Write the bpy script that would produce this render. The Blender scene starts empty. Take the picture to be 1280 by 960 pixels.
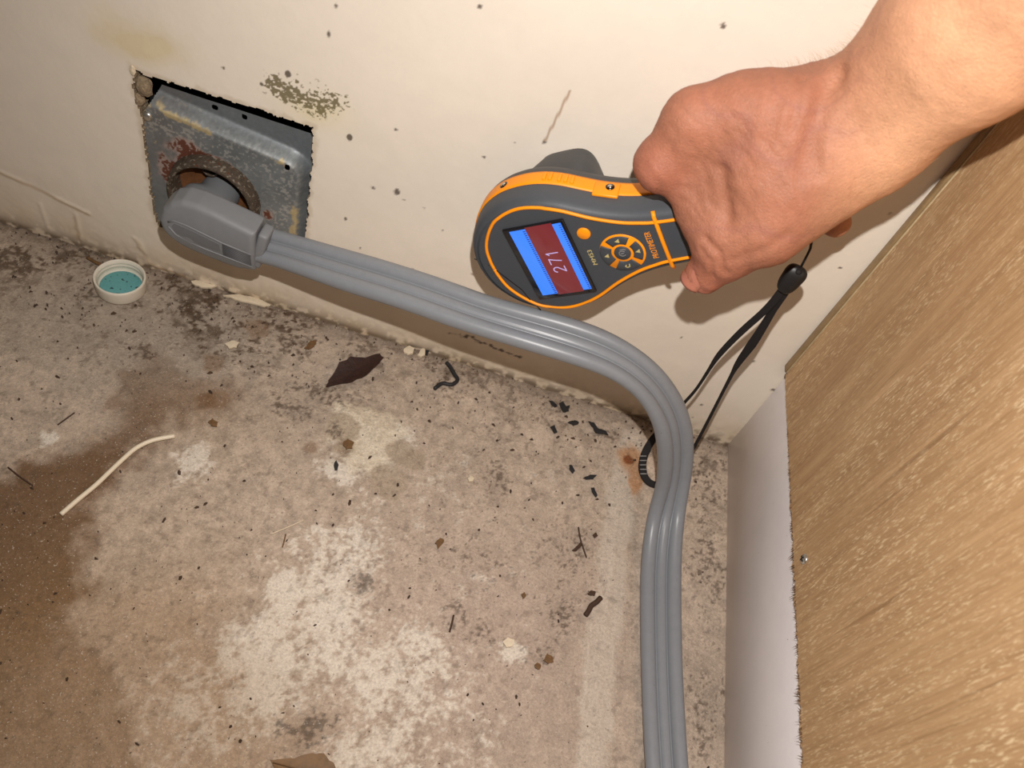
import bpy, bmesh, math, random
import numpy as np
from mathutils import Vector, Matrix

SC = bpy.context.scene
COL = SC.collection
rng = np.random.default_rng(7)
random.seed(7)

# ------------------------------------------------------------------ camera
CAM_POS = Vector((-0.251, -0.4386, 0.5312))
CAM_R = Vector((0.95288, 0.17381, 0.24863))
CAM_U = Vector((-0.29070, 0.75743, 0.58463))
CAM_F = Vector((0.08670, 0.62936, -0.77227))
cd = bpy.data.cameras.new('camera'); cam = bpy.data.objects.new('camera', cd); COL.objects.link(cam)
m = Matrix((CAM_R, CAM_U, -CAM_F)).transposed().to_4x4(); m.translation = CAM_POS
cam.matrix_world = m
cd.sensor_width = 36.0; cd.lens = 36.0 * 1033.65 / 1280.0
cd.clip_start = 0.01; cd.clip_end = 20
cd.dof.use_dof = True; cd.dof.focus_distance = 0.545; cd.dof.aperture_fstop = 11.0
SC.camera = cam

# ------------------------------------------------------------------ light: the phone's flash and dim room light
world = bpy.data.worlds.new('world'); SC.world = world; world.use_nodes = True
bg = world.node_tree.nodes['Background']
bg.inputs[0].default_value = (1.0, 0.82, 0.62, 1); bg.inputs[1].default_value = 0.07
ld = bpy.data.lights.new('phone_flash', 'SPOT'); ld.spot_size = math.radians(142); ld.spot_blend = 1.0; ld.energy = 12.3; ld.shadow_soft_size = 0.004
ld.color = (1.0, 0.955, 0.91)
flash = bpy.data.objects.new('phone_flash', ld); COL.objects.link(flash)
flash.location = CAM_POS + CAM_R * 0.014 + CAM_U * 0.065
flash.rotation_euler = (Vector((-0.1334, -0.0625, 0.1387)) - flash.location).to_track_quat('-Z', 'Y').to_euler()
SC.view_settings.view_transform = 'Standard'; SC.view_settings.look = 'None'
SC.view_settings.exposure = 0.0; SC.view_settings.gamma = 1.0
SC.view_settings.use_curve_mapping = False

# ------------------------------------------------------------------ helpers
def srgb(r, g, b):
    f = lambda c: (c / 255 / 12.92) if c / 255 <= 0.04045 else ((c / 255 + 0.055) / 1.055) ** 2.4
    return (f(r), f(g), f(b))

def h2(ix, iy, iz, seed):
    n = (ix.astype(np.int64) * 73856093) ^ (iy.astype(np.int64) * 19349663) ^ (iz.astype(np.int64) * 83492791) ^ (seed * 2654435761)
    n = n & 0xffffffff
    n = ((n ^ (n >> 15)) * 2246822519) & 0xffffffff
    n = ((n ^ (n >> 13)) * 3266489917) & 0xffffffff
    return ((n ^ (n >> 16)) & 0xffffff).astype(np.float32) / float(0xffffff)

def vnoise(x, y, z=0.0, seed=0):
    x = np.asarray(x, np.float64); y = np.asarray(y, np.float64); z = np.zeros_like(x) + z
    ix, iy, iz = np.floor(x), np.floor(y), np.floor(z)
    fx, fy, fz = x - ix, y - iy, z - iz
    fx, fy, fz = [t * t * (3 - 2 * t) for t in (fx, fy, fz)]
    flat = not np.any(z)
    def layer(k):
        a = h2(ix, iy, iz + k, seed); b = h2(ix + 1, iy, iz + k, seed)
        c = h2(ix, iy + 1, iz + k, seed); d = h2(ix + 1, iy + 1, iz + k, seed)
        return (a * (1 - fx) + b * fx) * (1 - fy) + (c * (1 - fx) + d * fx) * fy
    if flat: return layer(0)
    return layer(0) * (1 - fz) + layer(1) * fz

def fbm(x, y, z=0.0, scale=1.0, octv=4, seed=0):
    s = 0; a = 1; t = 0
    for k in range(octv):
        s = s + a * vnoise(np.asarray(x) * scale, np.asarray(y) * scale, z * scale if np.any(z) else 0.0, seed + k * 17)
        t += a; a *= 0.5; scale *= 2.03
    return s / t

def sstep(a, b, x):
    t = np.clip((x - a) / (b - a), 0, 1); return t * t * (3 - 2 * t)

def segdist(px, py, pts):
    d = np.full(px.shape, 1e9)
    for (ax, ay), (bx, by) in zip(pts[:-1], pts[1:]):
        vx, vy = bx - ax, by - ay
        t = np.clip(((px - ax) * vx + (py - ay) * vy) / (vx * vx + vy * vy + 1e-12), 0, 1)
        d = np.minimum(d, np.hypot(px - ax - t * vx, py - ay - t * vy))
    return d

def inpoly(px, py, poly):
    c = np.zeros(px.shape, bool); n = len(poly)
    for i in range(n):
        x1, y1 = poly[i]; x2, y2 = poly[(i + 1) % n]
        cond = ((y1 > py) != (y2 > py)) & (px < (x2 - x1) * (py - y1) / (y2 - y1 + 1e-15) + x1)
        c ^= cond
    return c

def polydist(px, py, poly):   # signed: negative inside
    d = segdist(px, py, list(poly) + [poly[0]])
    return np.where(inpoly(px, py, poly), -d, d)

def mix(c, col, m):
    return c * (1 - m[:, None]) + np.asarray(col)[None, :] * m[:, None]

def link(o, parent=None, kind=None):
    COL.objects.link(o)
    if parent is not None: o.parent = parent
    if kind: o['kind'] = kind
    return o

def mesh_obj(name, verts, faces, mat, parent=None, smooth=True, colors=None, kind=None, attrs=None):
    me = bpy.data.meshes.new(name)
    if isinstance(faces, np.ndarray):
        nv, nf, k = len(verts), len(faces), faces.shape[1]
        me.vertices.add(nv); me.vertices.foreach_set('co', np.asarray(verts, np.float32).ravel())
        me.loops.add(nf * k); me.loops.foreach_set('vertex_index', faces.astype(np.int32).ravel())
        me.polygons.add(nf); me.polygons.foreach_set('loop_start', np.arange(0, nf * k, k, dtype=np.int32))
        me.update(calc_edges=True)
    else:
        me.from_pydata([tuple(v) for v in verts], [], [tuple(f) for f in faces])
    me.validate()
    if smooth: me.polygons.foreach_set('use_smooth', np.ones(len(me.polygons), bool))
    if colors is not None:
        a = me.attributes.new('tint', 'FLOAT_COLOR', 'POINT')
        a.data.foreach_set('color', np.concatenate([colors, np.ones((len(colors), 1))], 1).astype(np.float32).ravel())
    for k, v in (attrs or {}).items():
        a = me.attributes.new(k, 'FLOAT', 'POINT'); a.data.foreach_set('value', np.asarray(v, np.float32))
    if mat: me.materials.append(mat)
    return link(bpy.data.objects.new(name, me), parent, kind)

def bm_obj(name, bm, mat, parent=None, smooth=True):
    me = bpy.data.meshes.new(name); bmesh.ops.recalc_face_normals(bm, faces=bm.faces[:])
    bm.to_mesh(me); bm.free()
    if smooth: me.polygons.foreach_set('use_smooth', np.ones(len(me.polygons), bool))
    if mat: me.materials.append(mat)
    return link(bpy.data.objects.new(name, me), parent)

def empty(name, loc=(0, 0, 0)):
    o = bpy.data.objects.new(name, None); o.empty_display_size = 0.02; o.location = loc; COL.objects.link(o)
    return o

def tag(o, label, cat, group=None):
    o['label'] = label; o['category'] = cat
    if group: o['group'] = group
    return o

def adopt(child, parent):   # parent keeping world placement (parents carry a location only)
    child.parent = parent; child.location = Vector(child.location) - Vector(parent.location)

def material(name, color=(0.5, 0.5, 0.5), rough=0.6, metal=0.0, tint=False, var=0.0, vscale=200.0, bump=0.0, bscale=400.0,
             bdist=0.001, spec=0.5, emit=None, estr=0.0, sss=0.0, coat=0.0, speck=None, stretch=None, rvar=0.0):
    mt = bpy.data.materials.new(name); mt.use_nodes = True; nt = mt.node_tree; N = nt.nodes; L = nt.links
    b = N['Principled BSDF']
    b.inputs['Roughness'].default_value = rough; b.inputs['Metallic'].default_value = metal
    b.inputs['Specular IOR Level'].default_value = spec; b.inputs['Coat Weight'].default_value = coat
    tc = N.new('ShaderNodeTexCoord'); src = tc.outputs['Object']
    if stretch:
        mp = N.new('ShaderNodeMapping'); mp.inputs['Scale'].default_value = stretch[0]; mp.inputs['Rotation'].default_value = stretch[1]
        L.new(src, mp.inputs['Vector']); src = mp.outputs['Vector']
    if tint:
        at = N.new('ShaderNodeAttribute'); at.attribute_name = 'tint'; c = at.outputs['Color']
    else:
        rgb = N.new('ShaderNodeRGB'); rgb.outputs[0].default_value = (*color, 1); c = rgb.outputs[0]
    if var > 0:
        nz = N.new('ShaderNodeTexNoise'); nz.inputs['Scale'].default_value = vscale; nz.inputs['Detail'].default_value = 6
        nz.inputs['Roughness'].default_value = 0.65
        L.new(src, nz.inputs['Vector'])
        mr = N.new('ShaderNodeMapRange'); mr.inputs['From Min'].default_value = 0.25; mr.inputs['From Max'].default_value = 0.75
        mr.inputs['To Min'].default_value = 1 - var; mr.inputs['To Max'].default_value = 1 + var
        L.new(nz.outputs['Fac'], mr.inputs['Value'])
        mx = N.new('ShaderNodeMix'); mx.data_type = 'RGBA'; mx.blend_type = 'MULTIPLY'; mx.inputs['Factor'].default_value = 1
        L.new(c, mx.inputs['A']); L.new(mr.outputs['Result'], mx.inputs['B']); c = mx.outputs['Result']
        if rvar > 0:
            m2 = N.new('ShaderNodeMapRange'); m2.inputs['From Min'].default_value = 0.3; m2.inputs['From Max'].default_value = 0.7
            m2.inputs['To Min'].default_value = rough - rvar; m2.inputs['To Max'].default_value = rough + rvar
            L.new(nz.outputs['Fac'], m2.inputs['Value']); L.new(m2.outputs['Result'], b.inputs['Roughness'])
    for (sc, th, col, am) in (speck or []):
        vz = N.new('ShaderNodeTexNoise'); vz.inputs['Scale'].default_value = sc; vz.inputs['Detail'].default_value = 2.5
        L.new(tc.outputs['Object'], vz.inputs['Vector'])
        mr = N.new('ShaderNodeMapRange'); mr.inputs['From Min'].default_value = th; mr.inputs['From Max'].default_value = th + 0.05
        mr.inputs['To Max'].default_value = am
        L.new(vz.outputs['Fac'], mr.inputs['Value'])
        mx = N.new('ShaderNodeMix'); mx.data_type = 'RGBA'; mx.inputs['B'].default_value = (*col, 1)
        L.new(c, mx.inputs['A']); L.new(mr.outputs['Result'], mx.inputs['Factor']); c = mx.outputs['Result']
    L.new(c, b.inputs['Base Color'])
    if bump > 0:
        nb = N.new('ShaderNodeTexNoise'); nb.inputs['Scale'].default_value = bscale; nb.inputs['Detail'].default_value = 5
        L.new(src, nb.inputs['Vector'])
        bp = N.new('ShaderNodeBump'); bp.inputs['Strength'].default_value = bump; bp.inputs['Distance'].default_value = bdist
        L.new(nb.outputs['Fac'], bp.inputs['Height']); L.new(bp.outputs['Normal'], b.inputs['Normal'])
    if sss > 0:
        b.inputs['Subsurface Weight'].default_value = sss; b.inputs['Subsurface Radius'].default_value = (1, 0.35, 0.2)
        b.inputs['Subsurface Scale'].default_value = 0.004
    if emit:
        b.inputs['Emission Color'].default_value = (*emit, 1); b.inputs['Emission Strength'].default_value = estr
    return mt

# ------------------------------------------------------------------ materials
M = {}
M['floor'] = material('concrete', tint=True, rough=0.75, var=0.26, vscale=600, bump=0.7, bscale=900, bdist=0.0008, spec=0.3,
                      speck=[(430, 0.70, srgb(80, 62, 48), 0.5), (1500, 0.67, srgb(60, 45, 35), 0.6), (900, 0.65, srgb(218, 206, 190), 0.55), (2200, 0.63, srgb(75, 60, 48), 0.5)])
M['wall'] = material('painted_drywall', tint=True, rough=0.42, var=0.03, vscale=60, bump=0.22, bscale=260, bdist=0.0006, spec=0.4)
M['gypsum'] = material('broken_gypsum', srgb(140, 122, 98), 0.95, var=0.45, vscale=500, bump=1.0, bscale=600, bdist=0.001)
M['dark'] = material('dark_cavity', (0.006, 0.006, 0.006), 0.9)
M['steel'] = material('galvanized_plate', tint=True, rough=0.5, metal=0.35, var=0.14, vscale=350, bump=0.15, bscale=500, bdist=0.0004, rvar=0.1)
M['oldsteel'] = material('dirty_steel', srgb(78, 66, 54), 0.75, metal=0.2, var=0.5, vscale=500, bump=0.5, bscale=500,
                         speck=[(350, 0.58, srgb(150, 140, 125), 0.6), (300, 0.64, srgb(95, 50, 25), 0.8)])
M['bakelite'] = material('brown_receptacle', srgb(105, 66, 35), 0.7, var=0.35, vscale=180)
M['screw'] = material('screw_metal', (0.62, 0.60, 0.55), 0.3, metal=0.9, var=0.2, vscale=500)
M['cord'] = material('grey_vinyl', srgb(131, 134, 139), 0.36, var=0.05, vscale=200, bump=0.03, bscale=900, spec=0.45, speck=[(330, 0.745, srgb(70, 62, 55), 0.7)])
M['plug'] = material('grey_moulded_plug', srgb(124, 126, 129), 0.5, var=0.05, vscale=160, spec=0.4)
M['plug_panel'] = material('grey_plug_panel', srgb(108, 110, 113), 0.6, var=0.04)
M['rib'] = material('rib_shade', srgb(84, 85, 88), 0.6)
M['meter'] = material('charcoal_rubber', srgb(72, 75, 80), 0.5, var=0.06, vscale=300, bump=0.25, bscale=1500, bdist=0.0003, spec=0.4)
M['meter_face'] = material('charcoal_face', srgb(66, 70, 76), 0.5, var=0.05, vscale=300, spec=0.35)
M['meter_back'] = material('grey_back_shell', srgb(68, 68, 70), 0.45, spec=0.4)
M['orange'] = material('orange_rubber', srgb(250, 150, 14), 0.42, spec=0.4)
M['black'] = material('gloss_black', (0.008, 0.008, 0.009), 0.15)
M['softblack'] = material('black_nylon', srgb(30, 27, 27), 0.75, bump=0.5, bscale=2500, bdist=0.0004, spec=0.3)
M['ridge'] = material('grey_rubber_ridge', srgb(150, 148, 148), 0.5)
M['key'] = material('dark_key', srgb(62, 66, 72), 0.55)
M['icon'] = material('key_print', srgb(196, 180, 120), 0.6)
M['glass_black'] = material('screen_glass', (0.01, 0.01, 0.012), 0.08)
M['blue'] = material('lcd_blue', (0.02, 0.05, 0.2), 0.2, emit=(0.035, 0.22, 1.0), estr=1.0)
M['red'] = material('lcd_red', (0.06, 0.008, 0.01), 0.12, emit=(0.16, 0.022, 0.025), estr=0.9)
M['digit'] = material('lcd_digit', (0.2, 0.15, 0.25), 0.3, emit=(0.42, 0.33, 0.62), estr=0.9)
M['chrome'] = material('chrome', (0.8, 0.78, 0.7), 0.12, metal=1.0)
M['cap'] = material('white_plastic', srgb(224, 216, 200), 0.4, spec=0.45, var=0.04, vscale=150)
M['teal'] = material('teal_liner', srgb(98, 160, 162), 0.7, var=0.12, vscale=300, speck=[(300, 0.61, srgb(28, 52, 56), 0.9)])
M['ply'] = None
M['strip'] = material('white_melamine', srgb(240, 235, 237), 0.35, var=0.03, vscale=60, spec=0.4, speck=[(320, 0.76, srgb(120, 95, 75), 0.8)])
M['edgewood'] = material('sawn_edge', srgb(100, 72, 46), 0.9, var=0.3, vscale=600)
M['offwhite'] = material('offwhite_plastic', srgb(228, 214, 190), 0.45)
M['bark'] = material('dark_red_bark', srgb(48, 24, 17), 0.65, var=0.45, vscale=260, bump=0.6, bscale=300, bdist=0.001)
M['leaf'] = material('dry_leaf', srgb(112, 80, 40), 0.6, var=0.35, vscale=160, bump=0.4, bscale=250)
M['blackflake'] = material('black_flake', srgb(34, 33, 35), 0.6, var=0.3, vscale=600)
M['brownflake'] = material('brown_flake', srgb(66, 44, 30), 0.7, var=0.35, vscale=600)
M['ochre'] = material('ochre_flake', srgb(108, 78, 46), 0.75, var=0.4, vscale=500)
M['cream'] = material('cream_paint_flake', srgb(218, 202, 176), 0.7, var=0.12, vscale=400)
M['nail'] = material('thumbnail', srgb(176, 112, 92), 0.38, sss=0.1)
M['hair'] = material('arm_hair', srgb(165, 120, 85), 0.5)

# ------------------------------------------------------------------ floor
def axis(lo, f0, f1, hi, fine, coarse):
    return np.unique(np.round(np.concatenate([np.arange(lo, f0, coarse), np.arange(f0, f1, fine), np.arange(f1, hi + coarse, coarse)]), 6))

xs = axis(-1.3, -0.66, 0.003, 0.6, 0.0011, 0.05)
ys = axis(-1.3, -0.40, 0.0005, 0.05, 0.0011, 0.05)
X, Y = np.meshgrid(xs, ys, indexing='xy'); X = X.ravel(); Y = Y.ravel()
nx, ny = len(xs), len(ys)
def gridfaces(nx, ny):
    i = np.arange((nx - 1) * (ny - 1)); r, c = i // (nx - 1), i % (nx - 1); a = r * nx + c
    return np.stack([a, a + 1, a + nx + 1, a + nx], 1)

n1 = fbm(X, Y, 0, 9, 4, 1); n2 = fbm(X, Y, 0, 38, 4, 2); n3 = fbm(X, Y, 0, 150, 4, 3); n4 = fbm(X, Y, 0, 420, 2, 4)
wx = X + (n2 - .5) * 0.035 + (n3 - .5) * 0.012
wy = Y + (fbm(X, Y, 0, 38, 4, 22) - .5) * 0.035 + (fbm(X, Y, 0, 150, 4, 23) - .5) * 0.012
def blob(c, rx, ry=None, ang=0.0):
    ry = ry or rx; g = min(1.0, max(rx, ry) / .05)
    dx, dy = X + (wx - X) * g - c[0], Y + (wy - Y) * g - c[1]; ca, sa = math.cos(ang), math.sin(ang)
    u, v = (dx * ca + dy * sa) / rx, (-dx * sa + dy * ca) / ry
    return np.exp(-(u * u + v * v))
def P2(*pts): return [(p[0], p[1]) for p in pts]

col = np.tile(np.array(srgb(186, 168, 150)), (len(X), 1))
n8 = vnoise(X * 800, Y * 800, 0, 66); n9 = fbm(X, Y, 0, 75, 4, 67)
col = col * (0.80 + 0.40 * n1)[:, None] * (0.68 + 0.64 * n3)[:, None] * (0.80 + 0.40 * n4)[:, None]
# pinkish worn area lower right, greyer upper left
col = mix(col, srgb(178, 158, 145), 0.55 * blob((-0.1739, -0.2245, 0.0000), .13, .12))
col = mix(col, srgb(150, 140, 128), 0.55 * np.clip(blob((-0.5345, -0.0746, 0.0000), .09, .06) + blob((-0.4529, -0.0403, 0.0000), .06, .05), 0, 1))
# white salt bloom
wh = np.zeros(len(X))
for c, rx, ry, a in [((-0.3005, -0.2801, 0.0000), .045, .045, 1), ((-0.2810, -0.2323, 0.0000), .05, .06, .9), ((-0.2780, -0.1903, 0.0000), .05, .04, .75), ((-0.3048, -0.2251, 0.0000), .018, .015, 1.1),
                     ((-0.3159, -0.3036, 0.0000), .05, .04, .8), ((-0.2174, -0.2683, 0.0000), .07, .05, .8), ((-0.2241, -0.2994, 0.0000), .07, .04, .75), ((-0.3976, -0.1561, 0.0000), .017, .02, 1.0),
                     ((-0.2860, -0.1051, 0.0000), .035, .035, .85), ((-0.2662, -0.0867, 0.0000), .018, .02, .9), ((-0.2966, -0.1304, 0.0000), .02, .012, .9), ((-0.2161, -0.1383, 0.0000), .06, .05, .45),
                     ((-0.1587, -0.1850, 0.0000), .06, .06, .45), ((-0.4907, -0.1692, 0.0000), .008, .008, 1.1), ((-0.1514, -0.2250, 0.0000), .015, .009, 1.1), ((-0.1833, -0.2795, 0.0000), .06, .05, .6),
                     ((-0.3405, -0.2155, 0.0000), .03, .03, .45), ((-0.2046, -0.0764, 0.0000), .05, .04, .35), ((-0.1431, -0.0930, 0.0000), .04, .04, .4), ((-0.3502, -0.2682, 0.0000), .03, .06, .45),
                     ((-0.2692, -0.1420, 0.0000), .04, .03, .5), ((-0.3078, -0.1680, 0.0000), .05, .03, .4)]:
    wh = np.maximum(wh, a * blob(c, rx, ry))
whm = sstep(.56, .80, wh * .64 + n3 * .36 + (n4 - .5) * .42 + (n8 - .5) * .18 + .07 + (n2 - .5) * .40)
col = mix(col, srgb(226, 216, 202), 0.82 * whm)
cr = np.clip(blob((-0.2879, -0.0945, 0.0000), .03, .034) * 1.2, 0, 1)
col = mix(col, srgb(222, 208, 182), 0.6 * sstep(.5, .75, cr * .7 + n3 * .4))
# round water rings / smooth grey patches
for c, r in [((-0.3074, -0.0955, 0.0000), .013), ((-0.2651, -0.1268, 0.0000), .016), ((-0.2625, -0.1005, 0.0000), .012), ((-0.2489, -0.1047, 0.0000), .010)]:
    d = np.hypot(wx * .4 + X * .6 - c[0], wy * .4 + Y * .6 - c[1])
    col = mix(col, srgb(168, 150, 130), 0.75 * sstep(r, r * .8, d))
# brown water stain on the left
poly = P2((-0.5220, -0.2074, 0.0000), (-0.4976, -0.1862, 0.0000), (-0.4683, -0.1706, 0.0000), (-0.4588, -0.1452, 0.0000), (-0.4639, -0.1103, 0.0000), (-0.4673, -0.0801, 0.0000), (-0.4416, -0.0876, 0.0000), (-0.4149, -0.0836, 0.0000), (-0.3867, -0.0964, 0.0000), (-0.4022, -0.1173, 0.0000), (-0.4300, -0.1274, 0.0000), (-0.4312, -0.1562, 0.0000), (-0.4415, -0.1812, 0.0000), (-0.4415, -0.2114, 0.0000), (-0.4334, -0.2439, 0.0000), (-0.4171, -0.2818, 0.0000), (-0.3712, -0.3178, 0.0000), (-0.3389, -0.3577, 0.0000), (-0.4356, -0.3841, 0.0000))
pd = polydist(wx, wy, poly)
edge = sstep(.012, -.010, pd)
br = edge * (0.45 + 0.5 * np.clip(blob((-0.4764, -0.2345, 0.0000), .07, .07) + .8 * blob((-0.4873, -0.1955, 0.0000), .09, .03) + .55 * blob((-0.4374, -0.1302, 0.0000), .035, .03) + .5 * blob((-0.4589, -0.2836, 0.0000), .06, .09), 0, 1))
col = mix(col, srgb(96, 66, 36), 0.92 * br)
col = mix(col, srgb(146, 114, 76), 0.5 * np.clip(blob((-0.3436, -0.3377, 0.0000), .12, .06) + .8 * blob((-0.4140, -0.3151, 0.0000), .09, .1) + .5 * blob((-0.3614, -0.2764, 0.0000), .035, .06) + .3 * blob((-0.4022, -0.1173, 0.0000), .04, .03), 0, 1))
rim = np.exp(-(pd / .004) ** 2) * sstep(.45, .6, n2)
col = mix(col, srgb(100, 70, 40), 0.25 * rim)
# dirt along the wall, dark smudges
wd = np.exp(np.minimum(Y, 0) / .010) * sstep(.3, .6, n3 + .2)
col = mix(col, srgb(75, 58, 44), 0.65 * np.clip(wd, 0, 1))
band = np.exp(-((Y + .025) / .030) ** 2) * sstep(-.30, -.42, X * 1.0 - .0) + .75 * np.exp(-((Y + .02) / .02) ** 2)
band = np.clip(band, 0, 1)
col = mix(col, srgb(78, 60, 44), 0.8 * band * sstep(.50, .60, n9 * .6 + n4 * .4) * sstep(.34, .5, n2))
dk = np.zeros(len(X))
for c, rx, ry, a in [((-0.3375, -0.0699, 0.0000), .035, .014, .8), ((-0.3482, -0.0935, 0.0000), .02, .012, .8), ((-0.1863, -0.0965, 0.0000), .010, .022, .8), ((-0.2590, -0.2069, 0.0000), .011, .009, .9), ((-0.2645, -0.3047, 0.0000), .017, .017, .9),
                     ((-0.4688, -0.0807, 0.0000), .012, .010, .8), ((-0.1422, -0.0544, 0.0000), .006, .006, .6), ((-0.1042, -0.0288, 0.0000), .012, .010, .8), ((-0.1868, -0.1621, 0.0000), .05, .03, .4), ((-0.3978, -0.0172, 0.0000), .04, .02, .6), ((-0.4469, -0.0244, 0.0000), .05, .02, .65),
                     ((-0.4059, -0.0470, 0.0000), .05, .02, .5), ((-0.1808, -0.2179, 0.0000), .02, .014, .6), ((-0.3124, -0.0995, 0.0000), .008, .007, .8), ((-0.1230, -0.1868, 0.0000), .016, .02, .7), ((-0.1291, -0.2234, 0.0000), .018, .015, .6), ((-0.1912, -0.2094, 0.0000), .012, .01, .6),
                     ((-0.0186, -0.0591, 0.0000), .03, .05, .55), ((-0.0136, -0.1156, 0.0000), .02, .05, .6), ((-0.0133, -0.2367, 0.0000), .025, .06, .55), ((-0.2441, -0.0173, 0.0000), .03, .014, .5), ((-0.1292, -0.1444, 0.0000), .03, .03, .45), ((-0.1121, -0.1324, 0.0000), .012, .02, .7)]:
    dk = np.maximum(dk, a * blob(c, rx, ry))
col = mix(col, srgb(74, 58, 44), 0.75 * sstep(.52, .88, dk * .70 + n3 * .45 + (n4 - .5) * .9 + (vnoise(X * 900, Y * 900, 0, 77) - .5) * .3))
col = mix(col, srgb(84, 64, 46), .5 * sstep(.60, .68, n4) * sstep(-.16, -.02, Y) * sstep(.4, .6, n2))
for c, r in [((-0.4168, -0.0698, 0.0000), .012), ((-0.3026, -0.1109, 0.0000), .010), ((-0.4102, -0.1052, 0.0000), .010), ((-0.4006, -0.0273, 0.0000), .014), ((-0.4030, -0.1009, 0.0000), .012), ((-0.2813, -0.2775, 0.0000), .006), ((-0.3255, -0.1190, 0.0000), .008)]:
    col = mix(col, srgb(112, 78, 44), 0.5 * sstep(.5, .85, blob(c, r) * .8 + n3 * .35))
# pale scraped stripe
sd = segdist(wx * .25 + X * .75, wy * .25 + Y * .75, P2((-0.0838, -0.0215, 0.0000), (-0.0873, -0.0743, 0.0000), (-0.0888, -0.1251, 0.0000), (-0.0889, -0.1891, 0.0000), (-0.0894, -0.2454, 0.0000), (-0.0869, -0.2992, 0.0000)))
st = sstep(.0135, .0075, sd + (n4 - .5) * .006) * (0.75 + .4 * (vnoise(X * 900, Y * 25, 0, 9) - .5))
col = mix(col, srgb(205, 193, 178), 0.75 * np.clip(st, 0, 1) * sstep(0, -.03, Y))
# yellow-brown crumbs of stain, rust spot by the wall
ru = np.clip(blob((-0.0854, -0.0425, 0.0000), .012, .014) + blob((-0.0768, -0.0631, 0.0000), .006, .02), 0, 1)
col = mix(col, srgb(176, 122, 72), 0.75 * sstep(.35, .75, ru * .8 + n3 * .3))
col = mix(col, srgb(120, 62, 24), 0.9 * sstep(.62, .85, blob((-0.0846, -0.0446, 0.0000), .007, .007) * .8 + n3 * .4))
# fine dark speckle
n5 = fbm(X, Y, 0, 260, 3, 31)
col = mix(col, srgb(80, 66, 54), 0.38 * sstep(.67, .74, n5) * np.clip(.35 + n1 - .3 * whm, 0, 1))
col = np.clip(col, 0.01, 0.95)
Z = (n2 - .5) * 0.0022 + (n3 - .5) * 0.0012 + whm * 0.0004 - .0006
Z = Z + np.exp(np.minimum(Y, 0) / .006) * (n3 - .35) * 0.004 * .4 * (X < .001)
Z = np.where((X > -.655) & (Y > -.39), Z, -.0003)
mesh_obj('floor', np.stack([X, Y, Z], 1), gridfaces(nx, ny), M['floor'], colors=col, kind='structure')

# ------------------------------------------------------------------ back wall with the rough cut-out
CUT = [(p[0], p[2]) for p in [(-0.4921, 0.0000, 0.1853), (-0.4862, 0.0000, 0.1829), (-0.4672, 0.0000, 0.1835), (-0.4429, 0.0000, 0.1843), (-0.4231, 0.0000, 0.1845), (-0.4074, 0.0000, 0.1850), (-0.3985, -0.0000, 0.1841), (-0.3864, 0.0000, 0.1844), (-0.3748, 0.0000, 0.1846),
                              (-0.3741, 0.0000, 0.1582), (-0.3741, 0.0000, 0.1302), (-0.3741, 0.0000, 0.0918), (-.3745, 0, .058), (-.40, 0, .056), (-.45, 0, .054), (-0.4839, 0.0000, 0.0489), (-0.4880, -0.0000, 0.0513), (-0.4898, 0.0000, 0.0659), (-0.4903, 0.0000, 0.0866), (-0.4905, 0.0000, 0.1156), (-0.4909, 0.0000, 0.1456), (-0.4926, 0.0000, 0.1607), (-0.4953, 0.0000, 0.1701), (-0.4918, 0.0000, 0.1779)]]
xs = axis(-1.3, -0.66, 0.0005, 0.6, 0.0012, 0.05)
xs = np.unique(np.concatenate([xs[(xs < -.412) | (xs > -.338)], np.arange(-.412, -.338, .0006)]))
zs = axis(-0.05, -0.004, 0.42, 1.6, 0.0012, 0.05)
zs = np.unique(np.concatenate([zs[(zs < .184) | (zs > .226)], np.arange(.184, .226, .0006)]))
X, Zc = np.meshgrid(xs, zs, indexing='xy'); X = X.ravel(); Zc = Zc.ravel(); nx, ny = len(xs), len(zs)
F = gridfaces(nx, ny)
n1 = fbm(X, Zc, 0, 8, 3, 41); n2 = fbm(X, Zc, 0, 45, 4, 42); n3 = fbm(X, Zc, 0, 200, 3, 43)
col = np.tile(np.array(srgb(233, 222, 207)), (len(X), 1)) * (0.95 + 0.1 * n1)[:, None]
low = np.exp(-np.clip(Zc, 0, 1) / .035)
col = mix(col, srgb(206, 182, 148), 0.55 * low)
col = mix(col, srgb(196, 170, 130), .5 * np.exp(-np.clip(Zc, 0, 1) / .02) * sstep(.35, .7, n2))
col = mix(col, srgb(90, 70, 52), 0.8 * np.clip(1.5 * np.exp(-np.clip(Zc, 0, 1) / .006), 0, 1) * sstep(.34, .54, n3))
wxx = X + (n2 - .5) * .02 + (n3 - .5) * .006; wzz = Zc + (fbm(X, Zc, 0, 45, 4, 46) - .5) * .02 + (fbm(X, Zc, 0, 200, 3, 47) - .5) * .006
def wblob(c, rx, rz=None, ang=0):
    rz = rz or rx; dx, dz = wxx - c[0], wzz - c[2]; ca, sa = math.cos(ang), math.sin(ang)
    return np.exp(-(((dx * ca + dz * sa) / rx) ** 2 + ((-dx * sa + dz * ca) / rz) ** 2))
yel = np.clip(wblob((-0.4902, 0.0000, 0.2077), .022, .014) + .6 * wblob((-0.4782, 0.0000, 0.2038), .02, .01), 0, 1)
col = mix(col, srgb(214, 194, 140), 0.55 * yel)
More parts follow.
